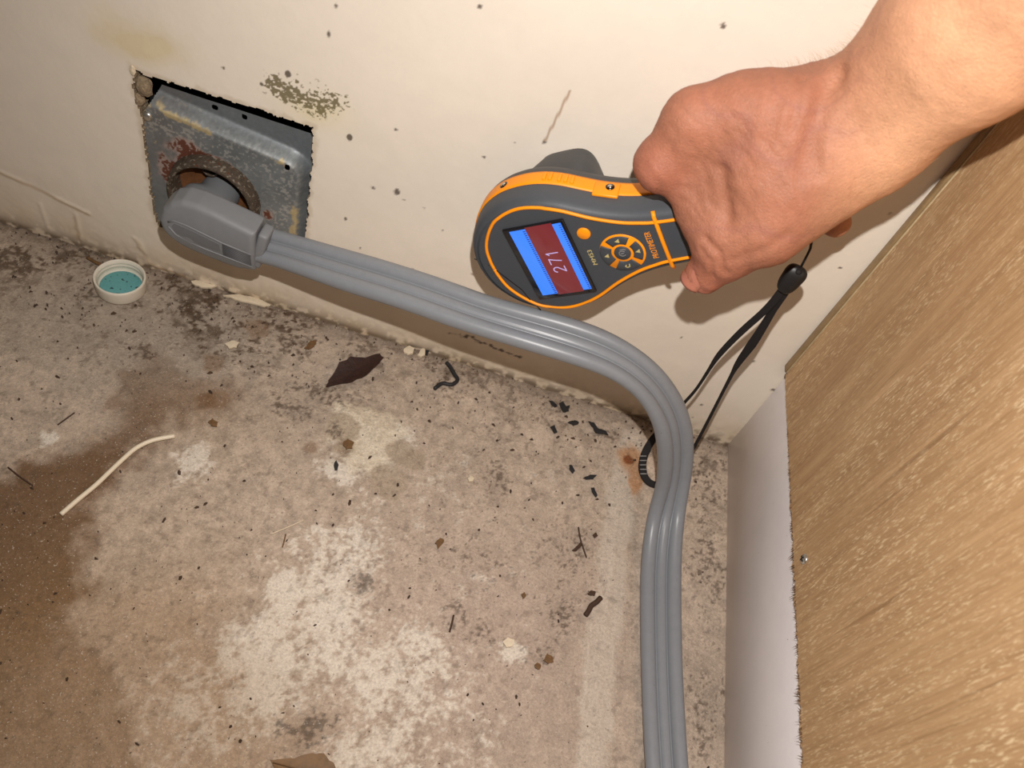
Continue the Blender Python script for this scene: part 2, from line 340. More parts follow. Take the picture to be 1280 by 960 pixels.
# mould patch over the right corner of the cut-out
mo = np.clip(1.15 * wblob((-0.3798, 0.0000, 0.2074), .020, .0075, -.05) + wblob((-0.3977, 0.0000, 0.2093), .010, .006) + 1.1 * wblob((-0.3641, 0.0000, 0.2033), .010, .009) + .9 * wblob((-0.3874, 0.0000, 0.2063), .010, .007), 0, 1.3)
n6 = fbm(X, Zc, 0, 330, 2, 51); n7 = fbm(X, Zc, 0, 620, 2, 52)
moh = np.clip(1.0 * wblob((-0.3714, 0.0000, 0.1975), .022, .012), 0, 1)
col = mix(col, srgb(222, 208, 160), .5 * moh)
col = mix(col, srgb(96, 86, 46), 0.85 * sstep(.52, .62, n7 + .34 * (mo - .68)) * sstep(.12, .4, mo))
# mildew line in the shade of the cable
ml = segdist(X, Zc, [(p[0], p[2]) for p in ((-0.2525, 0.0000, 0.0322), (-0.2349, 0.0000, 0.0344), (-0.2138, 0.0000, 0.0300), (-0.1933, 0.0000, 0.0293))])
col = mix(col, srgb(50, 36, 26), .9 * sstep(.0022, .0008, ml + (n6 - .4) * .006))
for c, r in [((-0.3701, 0.0000, 0.2519), .0018), ((-0.3148, 0.0000, 0.1543), .0026), ((-0.3312, 0.0000, 0.1512), .0014), ((-0.3469, 0.0000, 0.1159), .0016), ((-0.3224, 0.0000, 0.2029), .0009), ((-0.2312, 0.0000, 0.2284), .0014), ((-0.2487, 0.0000, 0.2216), .0008),
             ((-0.2886, 0.0000, 0.2980), .0016), ((-0.1617, 0.0000, 0.3319), .0018), ((-0.3930, 0.0000, 0.2168), .0026), ((-0.3509, 0.0000, 0.1856), .0025), ((-0.4093, 0.0000, 0.2039), .0014), ((-0.4336, 0.0000, 0.2063), .001), ((-0.2945, 0.0000, 0.1481), .0008), ((-0.2780, 0.0000, 0.1339), .0008),
             ((-0.0274, -0.0000, 0.1032), .0014), ((-0.0402, 0.0000, 0.0388), .0014), ((-0.0396, -0.0000, 0.0202), .0012), ((-0.0001, 0.0000, 0.0802), .0012), ((-0.0163, -0.0000, 0.2584), .001), ((-0.0862, 0.0000, 0.1044), .001), ((-0.0846, -0.0000, 0.1238), .0008), ((-0.2644, 0.0000, 0.2042), .001),
             ((-0.3674, 0.0000, 0.2707), .0012), ((-0.4036, 0.0000, 0.1269), .0009), ((-0.3090, 0.0000, 0.1495), .0007), ((-0.2927, 0.0000, 0.0877), .0012), ((-0.3338, 0.0000, 0.0927), .0011), ((-0.0199, 0.0000, 0.2087), .0008)]:
    r = r * .78; d = np.hypot(X - c[0], (Zc - c[2]) * .8) + (n6 - .5) * .0012
    col = mix(col, srgb(62, 48, 36), 0.85 * sstep(r + .0004, r - .0004, d))
sc_ = segdist(X, Zc, [(p[0], p[2]) for p in ((-0.2311, -0.0000, 0.2297), (-0.2287, 0.0000, 0.2490), (-0.2268, 0.0000, 0.2670))])
col = mix(col, srgb(150, 110, 70), .7 * sstep(.0010, .0004, sc_))
# scuffs, paint cracks and grime round the cut-out and the skirting line
for pts, am, w in [(((-0.6050, 0.0000, 0.0556), (-0.5709, 0.0000, 0.0477), (-0.5420, 0.0000, 0.0395)), .5, .0012), (((-0.5544, 0.0000, 0.0310), (-0.5531, 0.0000, 0.0076)), .4, .001), (((-0.5064, 0.0000, 0.0275), (-0.4983, 0.0000, 0.0061), (-0.4636, 0.0000, 0.0008)), .35, .0015), (((-0.3413, -0.0000, 0.1073), (-0.2929, 0.0000, 0.1037)), .0, .001)]:
    dd = segdist(X + (n3 - .5) * .004, Zc, [(p[0], p[2]) for p in pts])
    col = mix(col, srgb(180, 150, 112), am * sstep(w + .0015, w - .0008, dd))
pdc = polydist(X, Zc, CUT)
col = mix(col, srgb(190, 172, 145), .5 * sstep(.004, .0, pdc + (n3 - .5) * .006))
col = np.clip(col, .01, .95)
Yw = -(n2 - .5) * .0008 * np.exp(-Zc / .25) - (n3 - .5) * .0006 * np.exp(-Zc / .03) - (n2 - .45) * .0018 * np.exp(-np.clip(Zc, 0, 1) / .004) * (X < -.28)
rd = segdist(X + (n3 - .5) * .004, Zc, [(p[0], p[2]) for p in ((-0.6077, 0.0000, 0.0568), (-0.5708, 0.0000, 0.0485), (-0.5417, 0.0000, 0.0412))])
Yw -= .0007 * np.exp(-(rd / .0018) ** 2) * sstep(.3, .6, n2)
rd = segdist(X + (n3 - .5) * .004, Zc, [(p[0], p[2]) for p in ((-0.5075, 0.0000, 0.0287), (-0.4983, 0.0000, 0.0061), (-0.4570, 0.0000, 0.0018), (-0.4241, 0.0000, 0.0040))])
Yw -= .0016 * np.exp(-(rd / .0025) ** 2) * sstep(.25, .6, n2)
rd = np.minimum(segdist(X, Zc, [(p[0], p[2]) for p in ((-0.5795, 0.0000, 0.0346), (-0.5779, 0.0000, 0.0102))]), segdist(X, Zc, [(p[0], p[2]) for p in ((-0.5518, 0.0000, 0.0354), (-0.5517, 0.0000, 0.0082))]))
Yw -= .0006 * np.exp(-(rd / .0015) ** 2)
Yw = np.where((X > -.655) & (X < 0) & (Zc < .42), Yw, 0)
V = np.stack([X, Yw, Zc], 1)
jag = (fbm(X, Zc, 0, 420, 2, 61) - .5) * .0035
inside = (pdc + jag) < 0
fin = inside[F].all(1) | (inside[F].sum(1) >= 3)
keep = F[~fin]
emap = {}
for q in F[fin]:
    for a, b in zip(q, np.roll(q, -1)): emap[(int(b), int(a))] = 1
rev = []
ks = keep[np.isin(keep, F[fin]).any(1)]
for q in ks:
    for a, b in zip(q, np.roll(q, -1)):
        if (int(a), int(b)) in emap: rev.append((int(a), int(b)))
used = np.unique(keep); remap = -np.ones(len(V), int); remap[used] = np.arange(len(used))
wall = mesh_obj('wall_back', V[used], remap[keep], M['wall'], colors=col[used], kind='structure')
# the broken drywall edge all round the hole
vv, ff, idx = [], [], {}
def vid(i, layer):
    k = (i, layer)
    if k not in idx:
        x, y, z = V[i]; j = (h2(np.array([i]), np.array([layer]), np.array([0]), 5)[0] - .5) * .0012
        idx[k] = len(vv); vv.append((x + j * (layer > 0), y + [0, .004, .008, .0125][layer], z + j * (layer > 0)))
    return idx[k]
for a, b in rev:
    for l in range(3): ff.append((vid(b, l), vid(a, l), vid(a, l + 1), vid(b, l + 1)))
mesh_obj('drywall_edge', vv, ff, M['gypsum'], wall, smooth=False)

def lump(name, c, r, mat, parent=None, seed=0, squash=(1, 1, 1), sub=2, rough=.35):
    bm = bmesh.new(); bmesh.ops.create_icosphere(bm, subdivisions=sub, radius=1)
    co = np.array([v.co[:] for v in bm.verts])
    n = fbm(co[:, 0] + 7.3 * seed, co[:, 1] + 3.1 * seed, co[:, 2] + 5, 1.6, 3, 70 + seed)
    for v, k in zip(bm.verts, n):
        s = 1 + (k - .5) * 2 * rough
        v.co = Vector((v.co.x * r * squash[0] * s, v.co.y * r * squash[1] * s, v.co.z * r * squash[2] * s))
    o = bm_obj(name, bm, mat, parent, smooth=False); o.location = c
    return o
lump('plaster_lump', (-0.4877, 0.0030, 0.1710), .0055, M['gypsum'], wall, 1, (1, .8, 1.3), 3)
lump('plaster_lump', (-0.4920, 0.0030, 0.1597), .004, M['gypsum'], wall, 2, (.8, .9, 1.2), 3)
lump('paint_curl', (-0.4918, -0.0010, 0.1837), .0022, M['cream'], wall, 3, (.9, .5, 1.6), 3)

# ------------------------------------------------------------------ junction box in the cut-out
box = empty('outlet_box', (-.44, .010, .12)); tag(box, 'rusty galvanized electrical outlet box set in the rough hole in the white wall', 'outlet')
PX0, PX1, PZ0, PZ1 = -.4905, -.3765, .050, .1690
xs = np.arange(PX0, PX1 + .0004, .0006); zs = np.arange(PZ0, PZ1, .0006)
X, Zc = np.meshgrid(xs, zs, indexing='xy'); X = X.ravel(); Zc = Zc.ravel(); nx, ny = len(xs), len(zs)
F = gridfaces(nx, ny)
HC = (-.4425, .0985); HR = .0325
def rrect(x, z, x0, x1, z0, z1, r):
    cx, cz = (x0 + x1) / 2, (z0 + z1) / 2; qx = np.abs(x - cx) - (x1 - x0) / 2 + r; qz = np.abs(z - cz) - (z1 - z0) / 2 + r
    return np.hypot(np.maximum(qx, 0), np.maximum(qz, 0)) + np.minimum(np.maximum(qx, qz), 0) - r
rd = rrect(X, Zc + .127 * (X + .4905), -.52, (-0.3817, 0.0000, 0.1343)[0] - .001, .02, .1585, .010)
Yp = .003 + .010 * sstep(-.002, .0075, rd)
n2 = fbm(X, Zc, 0, 60, 4, 81); n3 = fbm(X, Zc, 0, 260, 3, 82); n4 = fbm(X, Zc, 0, 600, 2, 83)
Yp += (n2 - .5) * .0006
col = np.tile(np.array(srgb(128, 132, 133)), (len(X), 1)) * (.75 + .5 * n2)[:, None]
col = mix(col, srgb(104, 112, 118), .6 * sstep(.0, .008, rd))
col = mix(col, srgb(112, 108, 106), .5 * np.exp(-((X + .475) / .02) ** 2) * (Zc > .09))
col = mix(col, srgb(188, 186, 178), .6 * sstep(.55, .68, n4) * np.exp(-(rd + .012) ** 2 / .012 ** 2))
ye = np.exp(-((rd + .002) / .0045) ** 2)
ye = np.maximum(ye, np.exp(-((X + .480) / .010) ** 2 - ((Zc - .154) / .010) ** 2))
ye = np.maximum(ye, .9 * np.exp(-((X + .462) / .018) ** 2 - ((Zc - .161) / .004) ** 2))
ye = np.maximum(ye, .8 * np.exp(-((X + .484) / .003) ** 2 - ((Zc - .128) / .007) ** 2))
col = mix(col, srgb(204, 182, 130), .75 * sstep(.66, .86, ye * (.38 + .62 * sstep(.36, .58, n2)) * .72 + n3 * .38 + (n4 - .5) * .25))
hd = np.hypot(X - HC[0], Zc - HC[1]) - HR
rust = np.exp(-((X + .463) / .012) ** 2 - ((Zc - .131) / .008) ** 2) + .75 * np.exp(-((X + .479) / .006) ** 2 - ((Zc - .108) / .016) ** 2) + .9 * np.exp(-((X + .404) / .005) ** 2 - ((Zc - .094) / .005) ** 2) + .5 * np.exp(-(hd / .003) ** 2) * (X < -.43)
col = mix(col, srgb(190, 168, 158), .7 * sstep(.35, .6, rust * .8 + n3 * .3))
col = mix(col, srgb(104, 50, 28), .92 * sstep(.50, .60, n4 * .55 + .45 * np.clip(rust, 0, 1)) * sstep(.25, .55, rust))
KO = [(-0.4452, 0.0120, 0.1647), (-0.4252, 0.0120, 0.1647), (-0.3915, 0.0060, 0.1427)]
rem = hd < 0
for c in KO: rem |= np.hypot(X - c[0], Zc - c[2]) < .0017
corner = (X + .4905) / .0095 + (.169 - Zc) / .020 < 1
rem |= corner
fin = rem[F].any(1); keep = F[~fin]; used = np.unique(keep); remap = -np.ones(len(X), int); remap[used] = np.arange(len(used))
V = np.stack([X - box.location.x, Yp - box.location.y, Zc - box.location.z], 1)
mesh_obj('cover_plate', V[used], remap[keep], M['steel'], box, colors=np.clip(col, .01, .9)[used])
def ring_sweep(name, prof, mat, parent, cx, cz, seg=72, axis_y=True):   # prof: list of (radius, y)
    vs, fs = [], []
    for i in range(seg):
        a = 2 * math.pi * i / seg
        for r, y in prof: vs.append((cx + r * math.cos(a), y, cz + r * math.sin(a)))
    k = len(prof)
    for i in range(seg):
        for j in range(k - 1): fs.append((i * k + j, ((i + 1) % seg) * k + j, ((i + 1) % seg) * k + j + 1, i * k + j + 1))
    return mesh_obj(name, vs, fs, mat, parent)
bx, by, bz = box.location
ring_sweep('opening_collar', [(HR + .0005, .004 - by), (HR, -.002 - by), (HR - .001, -.0065 - by), (HR - .003, -.0075 - by), (HR - .0042, -.0065 - by), (HR - .0045, .012 - by)], M['oldsteel'], box, HC[0] - bx, HC[1] - bz)
ring_sweep('receptacle_face', [(HR - .0044, .008 - by), (.020, .010 - by), (.0195, .014 - by), (.0001, .014 - by)], M['bakelite'], box, HC[0] - bx, HC[1] - bz, 48)
ring_sweep('contact_ring', [(.006, .008 - by), (.0062, .005 - by), (.0045, .0045 - by), (.0043, .009 - by)], M['oldsteel'], box, -.4475 - bx, .1165 - bz, 24)
bm = bmesh.new()
x0, x1, z0, z1, y0, y1 = -.53, -.34, .03, .215, .0126, .07
q = [bm.verts.new(p) for p in [(x0, y0, z0), (x1, y0, z0), (x1, y0, z1), (x0, y0, z1), (x0, y1, z0), (x1, y1, z0), (x1, y1, z1), (x0, y1, z1)]]
for f in [(4, 5, 6, 7), (0, 1, 5, 4), (1, 2, 6, 5), (2, 3, 7, 6), (3, 0, 4, 7)]: bm.faces.new([q[i] for i in f])
for v in bm.verts: v.co -= box.location
bm_obj('box_shell', bm, M['dark'], box, smooth=False)

def screw(name, c, nrm, r, parent=None, mat=None, slot=False):
    bm = bmesh.new()
    prof = [(0, .42), (.35, .40), (.7, .30), (.93, .12), (1, 0), (1, -.3)]
    seg = 20; rows = []
    for rr, hh in prof:
        if rr == 0: rows.append([bm.verts.new((0, 0, hh * r))]); continue
        rows.append([bm.verts.new((rr * r * math.cos(2 * math.pi * i / seg), rr * r * math.sin(2 * math.pi * i / seg), hh * r - (.22 * r if slot and rr < .6 and (i % 5 == 0) else 0))) for i in range(seg)])
    for i in range(seg): bm.faces.new((rows[0][0], rows[1][i], rows[1][(i + 1) % seg]))
    for a, b in zip(rows[1:-1], rows[2:]):
        for i in range(seg): bm.faces.new((a[i], b[i], b[(i + 1) % seg], a[(i + 1) % seg]))
    o = bm_obj(name, bm, mat or M['screw'], parent)
    o.rotation_euler = Vector(nrm).to_track_quat('Z', 'Y').to_euler(); o.location = c
    return o
s = screw('screw', (0, 0, 0), (0, -1, 0), .0036, box); s.location = Vector((-0.4873, 0.0020, 0.1483)) - box.location

# ------------------------------------------------------------------ signed-distance modelling (for the moulded plug and for the hand)
class Field:
    def __init__(s, lo, hi, h):
        s.h = h; s.lo = np.array(lo, np.float32); s.n = np.ceil((np.array(hi) - lo) / h).astype(int) + 1
        ax = [(s.lo[i] + h * np.arange(s.n[i])).astype(np.float32) for i in range(3)]
        s.x, s.y, s.z = ax[0][:, None, None], ax[1][None, :, None], ax[2][None, None, :]
        s.v = np.full(s.n, 1.0, np.float32)
    def smin(s, d, k):
        if k <= 0: s.v = np.minimum(s.v, d); return
        h = np.maximum(k - np.abs(s.v - d), 0) / k
        s.v = np.minimum(s.v, d) - h * h * k * .25
    def sub(s, d, k):
        h = np.maximum(k - np.abs(s.v + d), 0) / k
        s.v = np.maximum(s.v, -d) + h * h * k * .25
    def cap(s, a, b, ra, rb):
        a = np.array(a, np.float32); b = np.array(b, np.float32); e = b - a; L2 = float(e @ e) + 1e-12
        px, py, pz = s.x - a[0], s.y - a[1], s.z - a[2]
        t = np.clip((px * e[0] + py * e[1] + pz * e[2]) / L2, 0, 1)
        dx, dy, dz = px - t * e[0], py - t * e[1], pz - t * e[2]
        return np.sqrt(dx * dx + dy * dy + dz * dz) - (ra + (rb - ra) * t)
    def mesh(s):
        v = s.v; n = v.shape; ins = v < 0
        acc = np.zeros((n[0] - 1, n[1] - 1, n[2] - 1, 3), np.float32); cnt = np.zeros((n[0] - 1, n[1] - 1, n[2] - 1), np.float32)
        corners = [(i, j, k) for i in (0, 1) for j in (0, 1) for k in (0, 1)]
        def sl(o): return tuple(slice(o[d], n[d] - 1 + o[d]) for d in range(3))
        for d in range(3):
            for o in corners:
                if o[d]: continue
                o2 = list(o); o2[d] = 1
                a, b = v[sl(o)], v[sl(o2)]; cr = (a < 0) != (b < 0)
                t = np.where(cr, a / np.where(cr, a - b, 1), 0)
                for e in range(3): acc[..., e] += np.where(cr, o[e] + (t if e == d else 0), 0)
                cnt += cr
        act = cnt > 0; ids = -np.ones(act.shape, np.int64); ids[act] = np.arange(act.sum())
        cell = np.argwhere(act); P = (cell + acc[act] / cnt[act][:, None]) * s.h + s.lo
        faces = []
        for d in range(3):
            e, f = (d + 1) % 3, (d + 2) % 3
            A = ins; sl0 = [slice(None)] * 3; sl1 = [slice(None)] * 3
            sl0[d] = slice(0, n[d] - 1); sl1[d] = slice(1, n[d])
            a, b = ins[tuple(sl0)], ins[tuple(sl1)]
            ed = np.argwhere(a != b)
            ok = (ed[:, e] > 0) & (ed[:, f] > 0) & (ed[:, e] < n[e] - 1) & (ed[:, f] < n[f] - 1); ed = ed[ok]
            fl = a[tuple(ed.T)]
            def g(de, df):
                c = ed.copy(); c[:, e] += de; c[:, f] += df; return ids[tuple(c.T)]
            q = np.stack([g(-1, -1), g(0, -1), g(0, 0), g(-1, 0)], 1)
            q[~fl] = q[~fl][:, ::-1]; faces.append(q)
        return P, np.concatenate(faces)

def relax(P, F, it=3, lam=.5):
    e = np.concatenate([F[:, [0, 1]], F[:, [1, 2]], F[:, [2, 3]], F[:, [3, 0]]]); e = np.concatenate([e, e[:, ::-1]])
    deg = np.bincount(e[:, 0], minlength=len(P)).astype(float)[:, None]
    for k in range(it):
        s = np.stack([np.bincount(e[:, 0], weights=P[e[:, 1], d], minlength=len(P)) for d in range(3)], 1)
        P = P + (lam if k % 2 == 0 else -lam * .9) * (s / np.maximum(deg, 1) - P)
    return P

# ------------------------------------------------------------------ range cord: moulded right-angle plug + flat three-lobed cable
cordo = empty('power_cord', (-.42, -.04, .11)); tag(cordo, 'thick flat grey appliance power cord plugged into the rusty wall outlet', 'cord')
co_ = cordo.location
fld = Field((-.470, -.064, .070), (-.374, .014, .150), .0008)
x, y, z = fld.x, fld.y, fld.z
outl = [(-.4592, .112), (-.4565, .1215), (-.4515, .1275), (-.4440, .1315), (-.4340, .1318), (-.4246, .1306), (-.4100, .1276), (-.3945, .1244), (-.3945, .0868), (-.4060, .0832), (-.4150, .0834), (-.4232, .0845), (-.4350, .0868), (-.4460, .0910), (-.4537, .0965), (-.4580, .104)]
XX, ZZ = np.meshgrid(fld.x.ravel(), fld.z.ravel(), indexing='ij')
d2 = polydist(XX.ravel(), ZZ.ravel(), outl).reshape(XX.shape).astype(np.float32)[:, None, :] + .0035
yc, hy = -.0380, .0090
bul = .004 * np.clip(1 - ((z - .110) / .024) ** 2, 0, 1)
qy = np.where(y < yc, np.abs(y - yc) - hy - bul, np.abs(y - yc) - hy) + .0035
body = np.sqrt(np.maximum(d2, 0) ** 2 + np.maximum(qy, 0) ** 2) + np.minimum(np.maximum(d2, qy), 0) - .0035
fld.smin(body.astype(np.float32), 0)
stub = fld.cap((-.4400, -.034, .1015), (-.4410, .006, .0965), .0136, .0140)
fld.smin(stub, .006)
lump2 = fld.cap((-.4510, -.034, .1100), (-.4515, -.012, .1050), .0090, .0085)
fld.smin(lump2, .006)
P, Fq = fld.mesh(); P = relax(P, Fq, 4)
plug = mesh_obj('plug', P - np.array(co_), Fq, M['plug'], cordo)
# collar where the cable leaves the plug
def rbox(name, c, ex, ey, ez, sx, sy, sz, bev, mat, parent, seg=3):
    bm = bmesh.new(); bmesh.ops.create_cube(bm, size=1)
    for v in bm.verts: v.co = Vector((v.co.x * sx, v.co.y * sy, v.co.z * sz))
    bmesh.ops.bevel(bm, geom=bm.edges[:], offset=bev, segments=seg, affect='EDGES', profile=.5)
    R = Matrix((Vector(ex), Vector(ey), Vector(ez))).transposed()
    for v in bm.verts: v.co = R @ v.co + Vector(c)
    return bm_obj(name, bm, mat, parent)
rbox('strain_collar', Vector((-.3925, -.0400, .1062)) - co_, (.985, 0, -.17), (0, 1, 0), (.17, 0, .985), .007, .0140, .0325, .002, M['plug'], plug)
# label recess outline and grip ribs on the front face
def fy(xx, zz): return yc - hy - .004 * max(0, 1 - ((zz - .110) / .024) ** 2)
def front_tube(name, pts, r, mat, parent, closed=False, off=0):
    return tube(name, [Vector((px, fy(px, pz) - off, pz)) - co_ for px, pz in pts], r, mat, parent, 8, closed)
def tube(name, pts, r, mat, parent=None, seg=10, closed=False, flat=None):
    pts = [Vector(p) for p in pts]; n = len(pts); vs, fs = [], []
    rr = r if hasattr(r, '__len__') else [r] * n
    up = None
    for i, p in enumerate(pts):
        t = (pts[(i + 1) % n] - pts[i - 1]) if closed or 0 < i < n - 1 else (pts[1] - pts[0] if i == 0 else pts[-1] - pts[-2])
        t.normalize()
        if up is None: up = t.orthogonal().normalized()
        up = (up - t * up.dot(t)).normalized(); b = t.cross(up)
        for k in range(seg):
            a = 2 * math.pi * k / seg; vs.append(p + (up * math.cos(a) + b * math.sin(a)) * rr[i])
    m_ = n if closed else n - 1
    for i in range(m_):
        for k in range(seg): fs.append((i * seg + k, i * seg + (k + 1) % seg, ((i + 1) % n) * seg + (k + 1) % seg, ((i + 1) % n) * seg + k))
    if not closed: fs.append(tuple(range(seg))[::-1]); fs.append(tuple(range((n - 1) * seg, n * seg)))
    return mesh_obj(name, vs, fs, mat, parent)
def strip2d(name, poly, off, mat, parent):   # a thin raised panel on the plug's front
    c = (sum(p[0] for p in poly) / len(poly), sum(p[1] for p in poly) / len(poly)); vs = []; fs = []; n = len(poly)
    for s, o in ((1, 0), (.99, off), (.5, off), (.0, off)):
        for p in poly:
            q = (c[0] + (p[0] - c[0]) * s, c[1] + (p[1] - c[1]) * s); vs.append(Vector((q[0], fy(*q) - o, q[1])) - co_)
    for l in range(3):
        for i in range(n): fs.append((l * n + i, l * n + (i + 1) % n, (l + 1) * n + (i + 1) % n, (l + 1) * n + i))
    return mesh_obj(name, vs, fs, mat, parent, smooth=False)
lab = [(-.4500, .1100), (-.4480, .1135), (-.4400, .1125), (-.4290, .1100), (-.4180, .1070), (-.4172, .0995), (-.4290, .0995), (-.4400, .1020), (-.4480, .1055)]
strip2d('label_panel', lab, .0003, M['plug_panel'], plug)
front_tube('panel_border', [(-.4525, .113), (-.4480, .1155), (-.4400, .1148), (-.4290, .1122), (-.4160, .1090), (-.3960, .1062)], .0007, M['plug'], plug, off=-.0001)
front_tube('panel_border', [(-.4525, .109), (-.4480, .1030), (-.4400, .0998), (-.4290, .0970), (-.4160, .0952), (-.3960, .0925)], .0007, M['plug'], plug, off=-.0001)
for k in range(9):
    t = k / 8; front_tube('grip_rib', [(-.4160, .1075 - t * .0105), (-.4060, .1065 - t * .0110), (-.3965, .1048 - t * .0105)], .00045, M['rib'], plug, off=-.00005)

CK = [  # centre-line keys: (upper/inner edge point, lower/outer edge point) of the flat cable
 ((-0.4150, -0.0220, 0.1025), (-0.4087, -0.0443, 0.0903)), ((-0.3974, -0.0234, 0.1073), (-0.3934, -0.0460, 0.0971)), ((-0.3658, -0.0282, 0.1134), (-0.3637, -0.0545, 0.1064)), ((-0.3327, -0.0323, 0.1190), (-0.3295, -0.0625, 0.1128)),
 ((-0.3020, -0.0374, 0.1247), (-0.3011, -0.0680, 0.1193)), ((-0.2725, -0.0423, 0.1305), (-0.2718, -0.0742, 0.1240)), ((-0.2409, -0.0496, 0.1346), (-0.2433, -0.0788, 0.1286)), ((-0.2109, -0.0534, 0.1400), (-0.2146, -0.0827, 0.1325)),
 ((-0.1758, -0.0563, 0.1455), (-0.1849, -0.0845, 0.1345)), ((-0.1488, -0.0595, 0.1459), (-0.1593, -0.0844, 0.1348)), ((-0.1272, -0.0630, 0.1416), (-0.1389, -0.0856, 0.1322)), ((-0.1063, -0.0658, 0.1313), (-0.1218, -0.0867, 0.1242)),
 ((-0.0875, -0.0680, 0.1135), (-0.1065, -0.0894, 0.1120)), ((-0.0729, -0.0701, 0.0940), (-0.0951, -0.0920, 0.0957)), ((-0.0616, -0.0736, 0.0730), (-0.0858, -0.0933, 0.0762)), ((-0.0534, -0.0793, 0.0524), (-0.0780, -0.0950, 0.0563)),
 ((-0.0485, -0.0869, 0.0377), (-0.0749, -0.0978, 0.0414)), ((-0.0444, -0.0998, 0.0251), (-0.0727, -0.1059, 0.0234)), ((-0.0427, -0.1202, 0.0190), (-0.0705, -0.1224, 0.0115)), ((-0.0398, -0.1432, 0.0136), (-0.0689, -0.1457, 0.0056)),
 ((-0.0379, -0.1734, 0.0124), (-0.0660, -0.1773, 0.0049)), ((-0.0358, -0.2081, 0.0129), (-0.0627, -0.2122, 0.0052)), ((-0.0332, -0.2403, 0.0142), (-0.0594, -0.2448, 0.0063)), ((-0.0307, -0.2704, 0.0164), (-0.0560, -0.2756, 0.0081)), ((-0.0267, -0.3022, 0.0175), (-0.0511, -0.3081, 0.0087)), ((-0.0236, -0.3402, 0.0206), (-0.0474, -0.3467, 0.0113))]
def catmull(pts, n):
    pts = [np.array(p, float) for p in pts]; out = []
    ext = [2 * pts[0] - pts[1]] + pts + [2 * pts[-1] - pts[-2]]
    for i in range(len(pts) - 1):
        p0, p1, p2, p3 = ext[i:i + 4]
        for k in range(n):
            t = k / n; out.append(.5 * (2 * p1 + (p2 - p0) * t + (2 * p0 - 5 * p1 + 4 * p2 - p3) * t * t + (3 * p1 - p0 - 3 * p2 + p3) * t ** 3))
    out.append(pts[-1]); return np.array(out)
def smooth1(A, it=6):
    for _ in range(it):
        B = A.copy(); B[1:-1] = (A[:-2] + 2 * A[1:-1] + A[2:]) / 4; A = B
    return A
up_, lo_ = smooth1(catmull([a for a, b in CK], 10), 25), smooth1(catmull([b for a, b in CK], 10), 25)
ctr = (up_ + lo_) / 2; wd_ = smooth1(up_ - lo_, 20); hw = smooth1((np.linalg.norm(wd_, axis=1) / 2)[:, None], 30)[:, 0]
wd_ /= np.linalg.norm(wd_, axis=1)[:, None]
T = np.gradient(ctr, axis=0); T /= np.linalg.norm(T, axis=1)[:, None]
wd_ -= (wd_ * T).sum(1)[:, None] * T; wd_ /= np.linalg.norm(wd_, axis=1)[:, None]
NN = np.cross(T, wd_)
prof = []
for u in np.linspace(-1, 1, 61):
    c = 0.0
    for cc, r in ((.63, .37), (0, .27), (-.63, .37)):
        k = r * r - (u - cc) ** 2
        if k > 0:
            hgt = math.sqrt(k) * (1.0 if cc else .88)
            if cc == 0: hgt += .012 * math.cos(u * 75)
            c = max(c, hgt)
    prof.append((u, max(c, .06) if abs(u) < .97 else c))
ring = [(u, c) for u, c in prof] + [(u, -c) for u, c in prof[::-1][1:-1]]
k = len(ring); RG = np.array(ring)
sc0 = np.clip(hw, .0132, .0155)
Vc = ctr[:, None, :] + wd_[:, None, :] * (RG[None, :, 0:1] * sc0[:, None, None]) + NN[:, None, :] * (RG[None, :, 1:2] * sc0[:, None, None])
Vc[..., 2] = np.maximum(Vc[..., 2], .0003)
n = len(ctr); i = np.arange(n - 1)[:, None] * k + np.arange(k)[None, :]; i2 = np.arange(n - 1)[:, None] * k + (np.arange(k) + 1)[None, :] % k
Fc = np.stack([i, i2, i2 + k, i + k], -1).reshape(-1, 4)
mesh_obj('cable', Vc.reshape(-1, 3) - np.array(co_), Fc, M['cord'], cordo)

# ------------------------------------------------------------------ cabinet side: white plinth and sawn plywood panel
cab = empty('cabinet_side', (0.2, -.3, 0)); tag(cab, 'tan plywood cabinet side panel above a white melamine plinth strip', 'cabinet')
cl = cab.location
rbox('plinth_board', Vector((.010, -.6, .0605)) - cl, (1, 0, 0), (0, 1, 0), (0, 0, 1), .018, 1.198, .119, .0008, M['strip'], cab, 1)
# plywood material: grain running upward and toward the back, pale flecks
mt = bpy.data.materials.new('plywood'); mt.use_nodes = True; nt = mt.node_tree; Nn, Ln = nt.nodes, nt.links; b = Nn['Principled BSDF']
tc = Nn.new('ShaderNodeTexCoord')
def mapped(rot, scl):
    a = Nn.new('ShaderNodeMapping'); a.inputs['Rotation'].default_value = rot; Ln.new(tc.outputs['Object'], a.inputs['Vector'])
    c = Nn.new('ShaderNodeMapping'); c.inputs['Scale'].default_value = scl; Ln.new(a.outputs['Vector'], c.inputs['Vector']); return c.outputs['Vector']
GR = (math.radians(0), 0, 0)
def noise(vec, sc, det=5, ro=.6):
    t = Nn.new('ShaderNodeTexNoise'); t.inputs['Scale'].default_value = sc; t.inputs['Detail'].default_value = det; t.inputs['Roughness'].default_value = ro
    Ln.new(vec, t.inputs['Vector']); return t.outputs['Fac']
def ramp(f, stops):
    r = Nn.new('ShaderNodeValToRGB'); e = r.color_ramp.elements
    e[0].position, e[0].color = stops[0][0], (*stops[0][1], 1); e[1].position, e[1].color = stops[-1][0], (*stops[-1][1], 1)
    for p_, c_ in stops[1:-1]:
        q_ = e.new(p_); q_.color = (*c_, 1)
    Ln.new(f, r.inputs['Fac']); return r.outputs['Color']
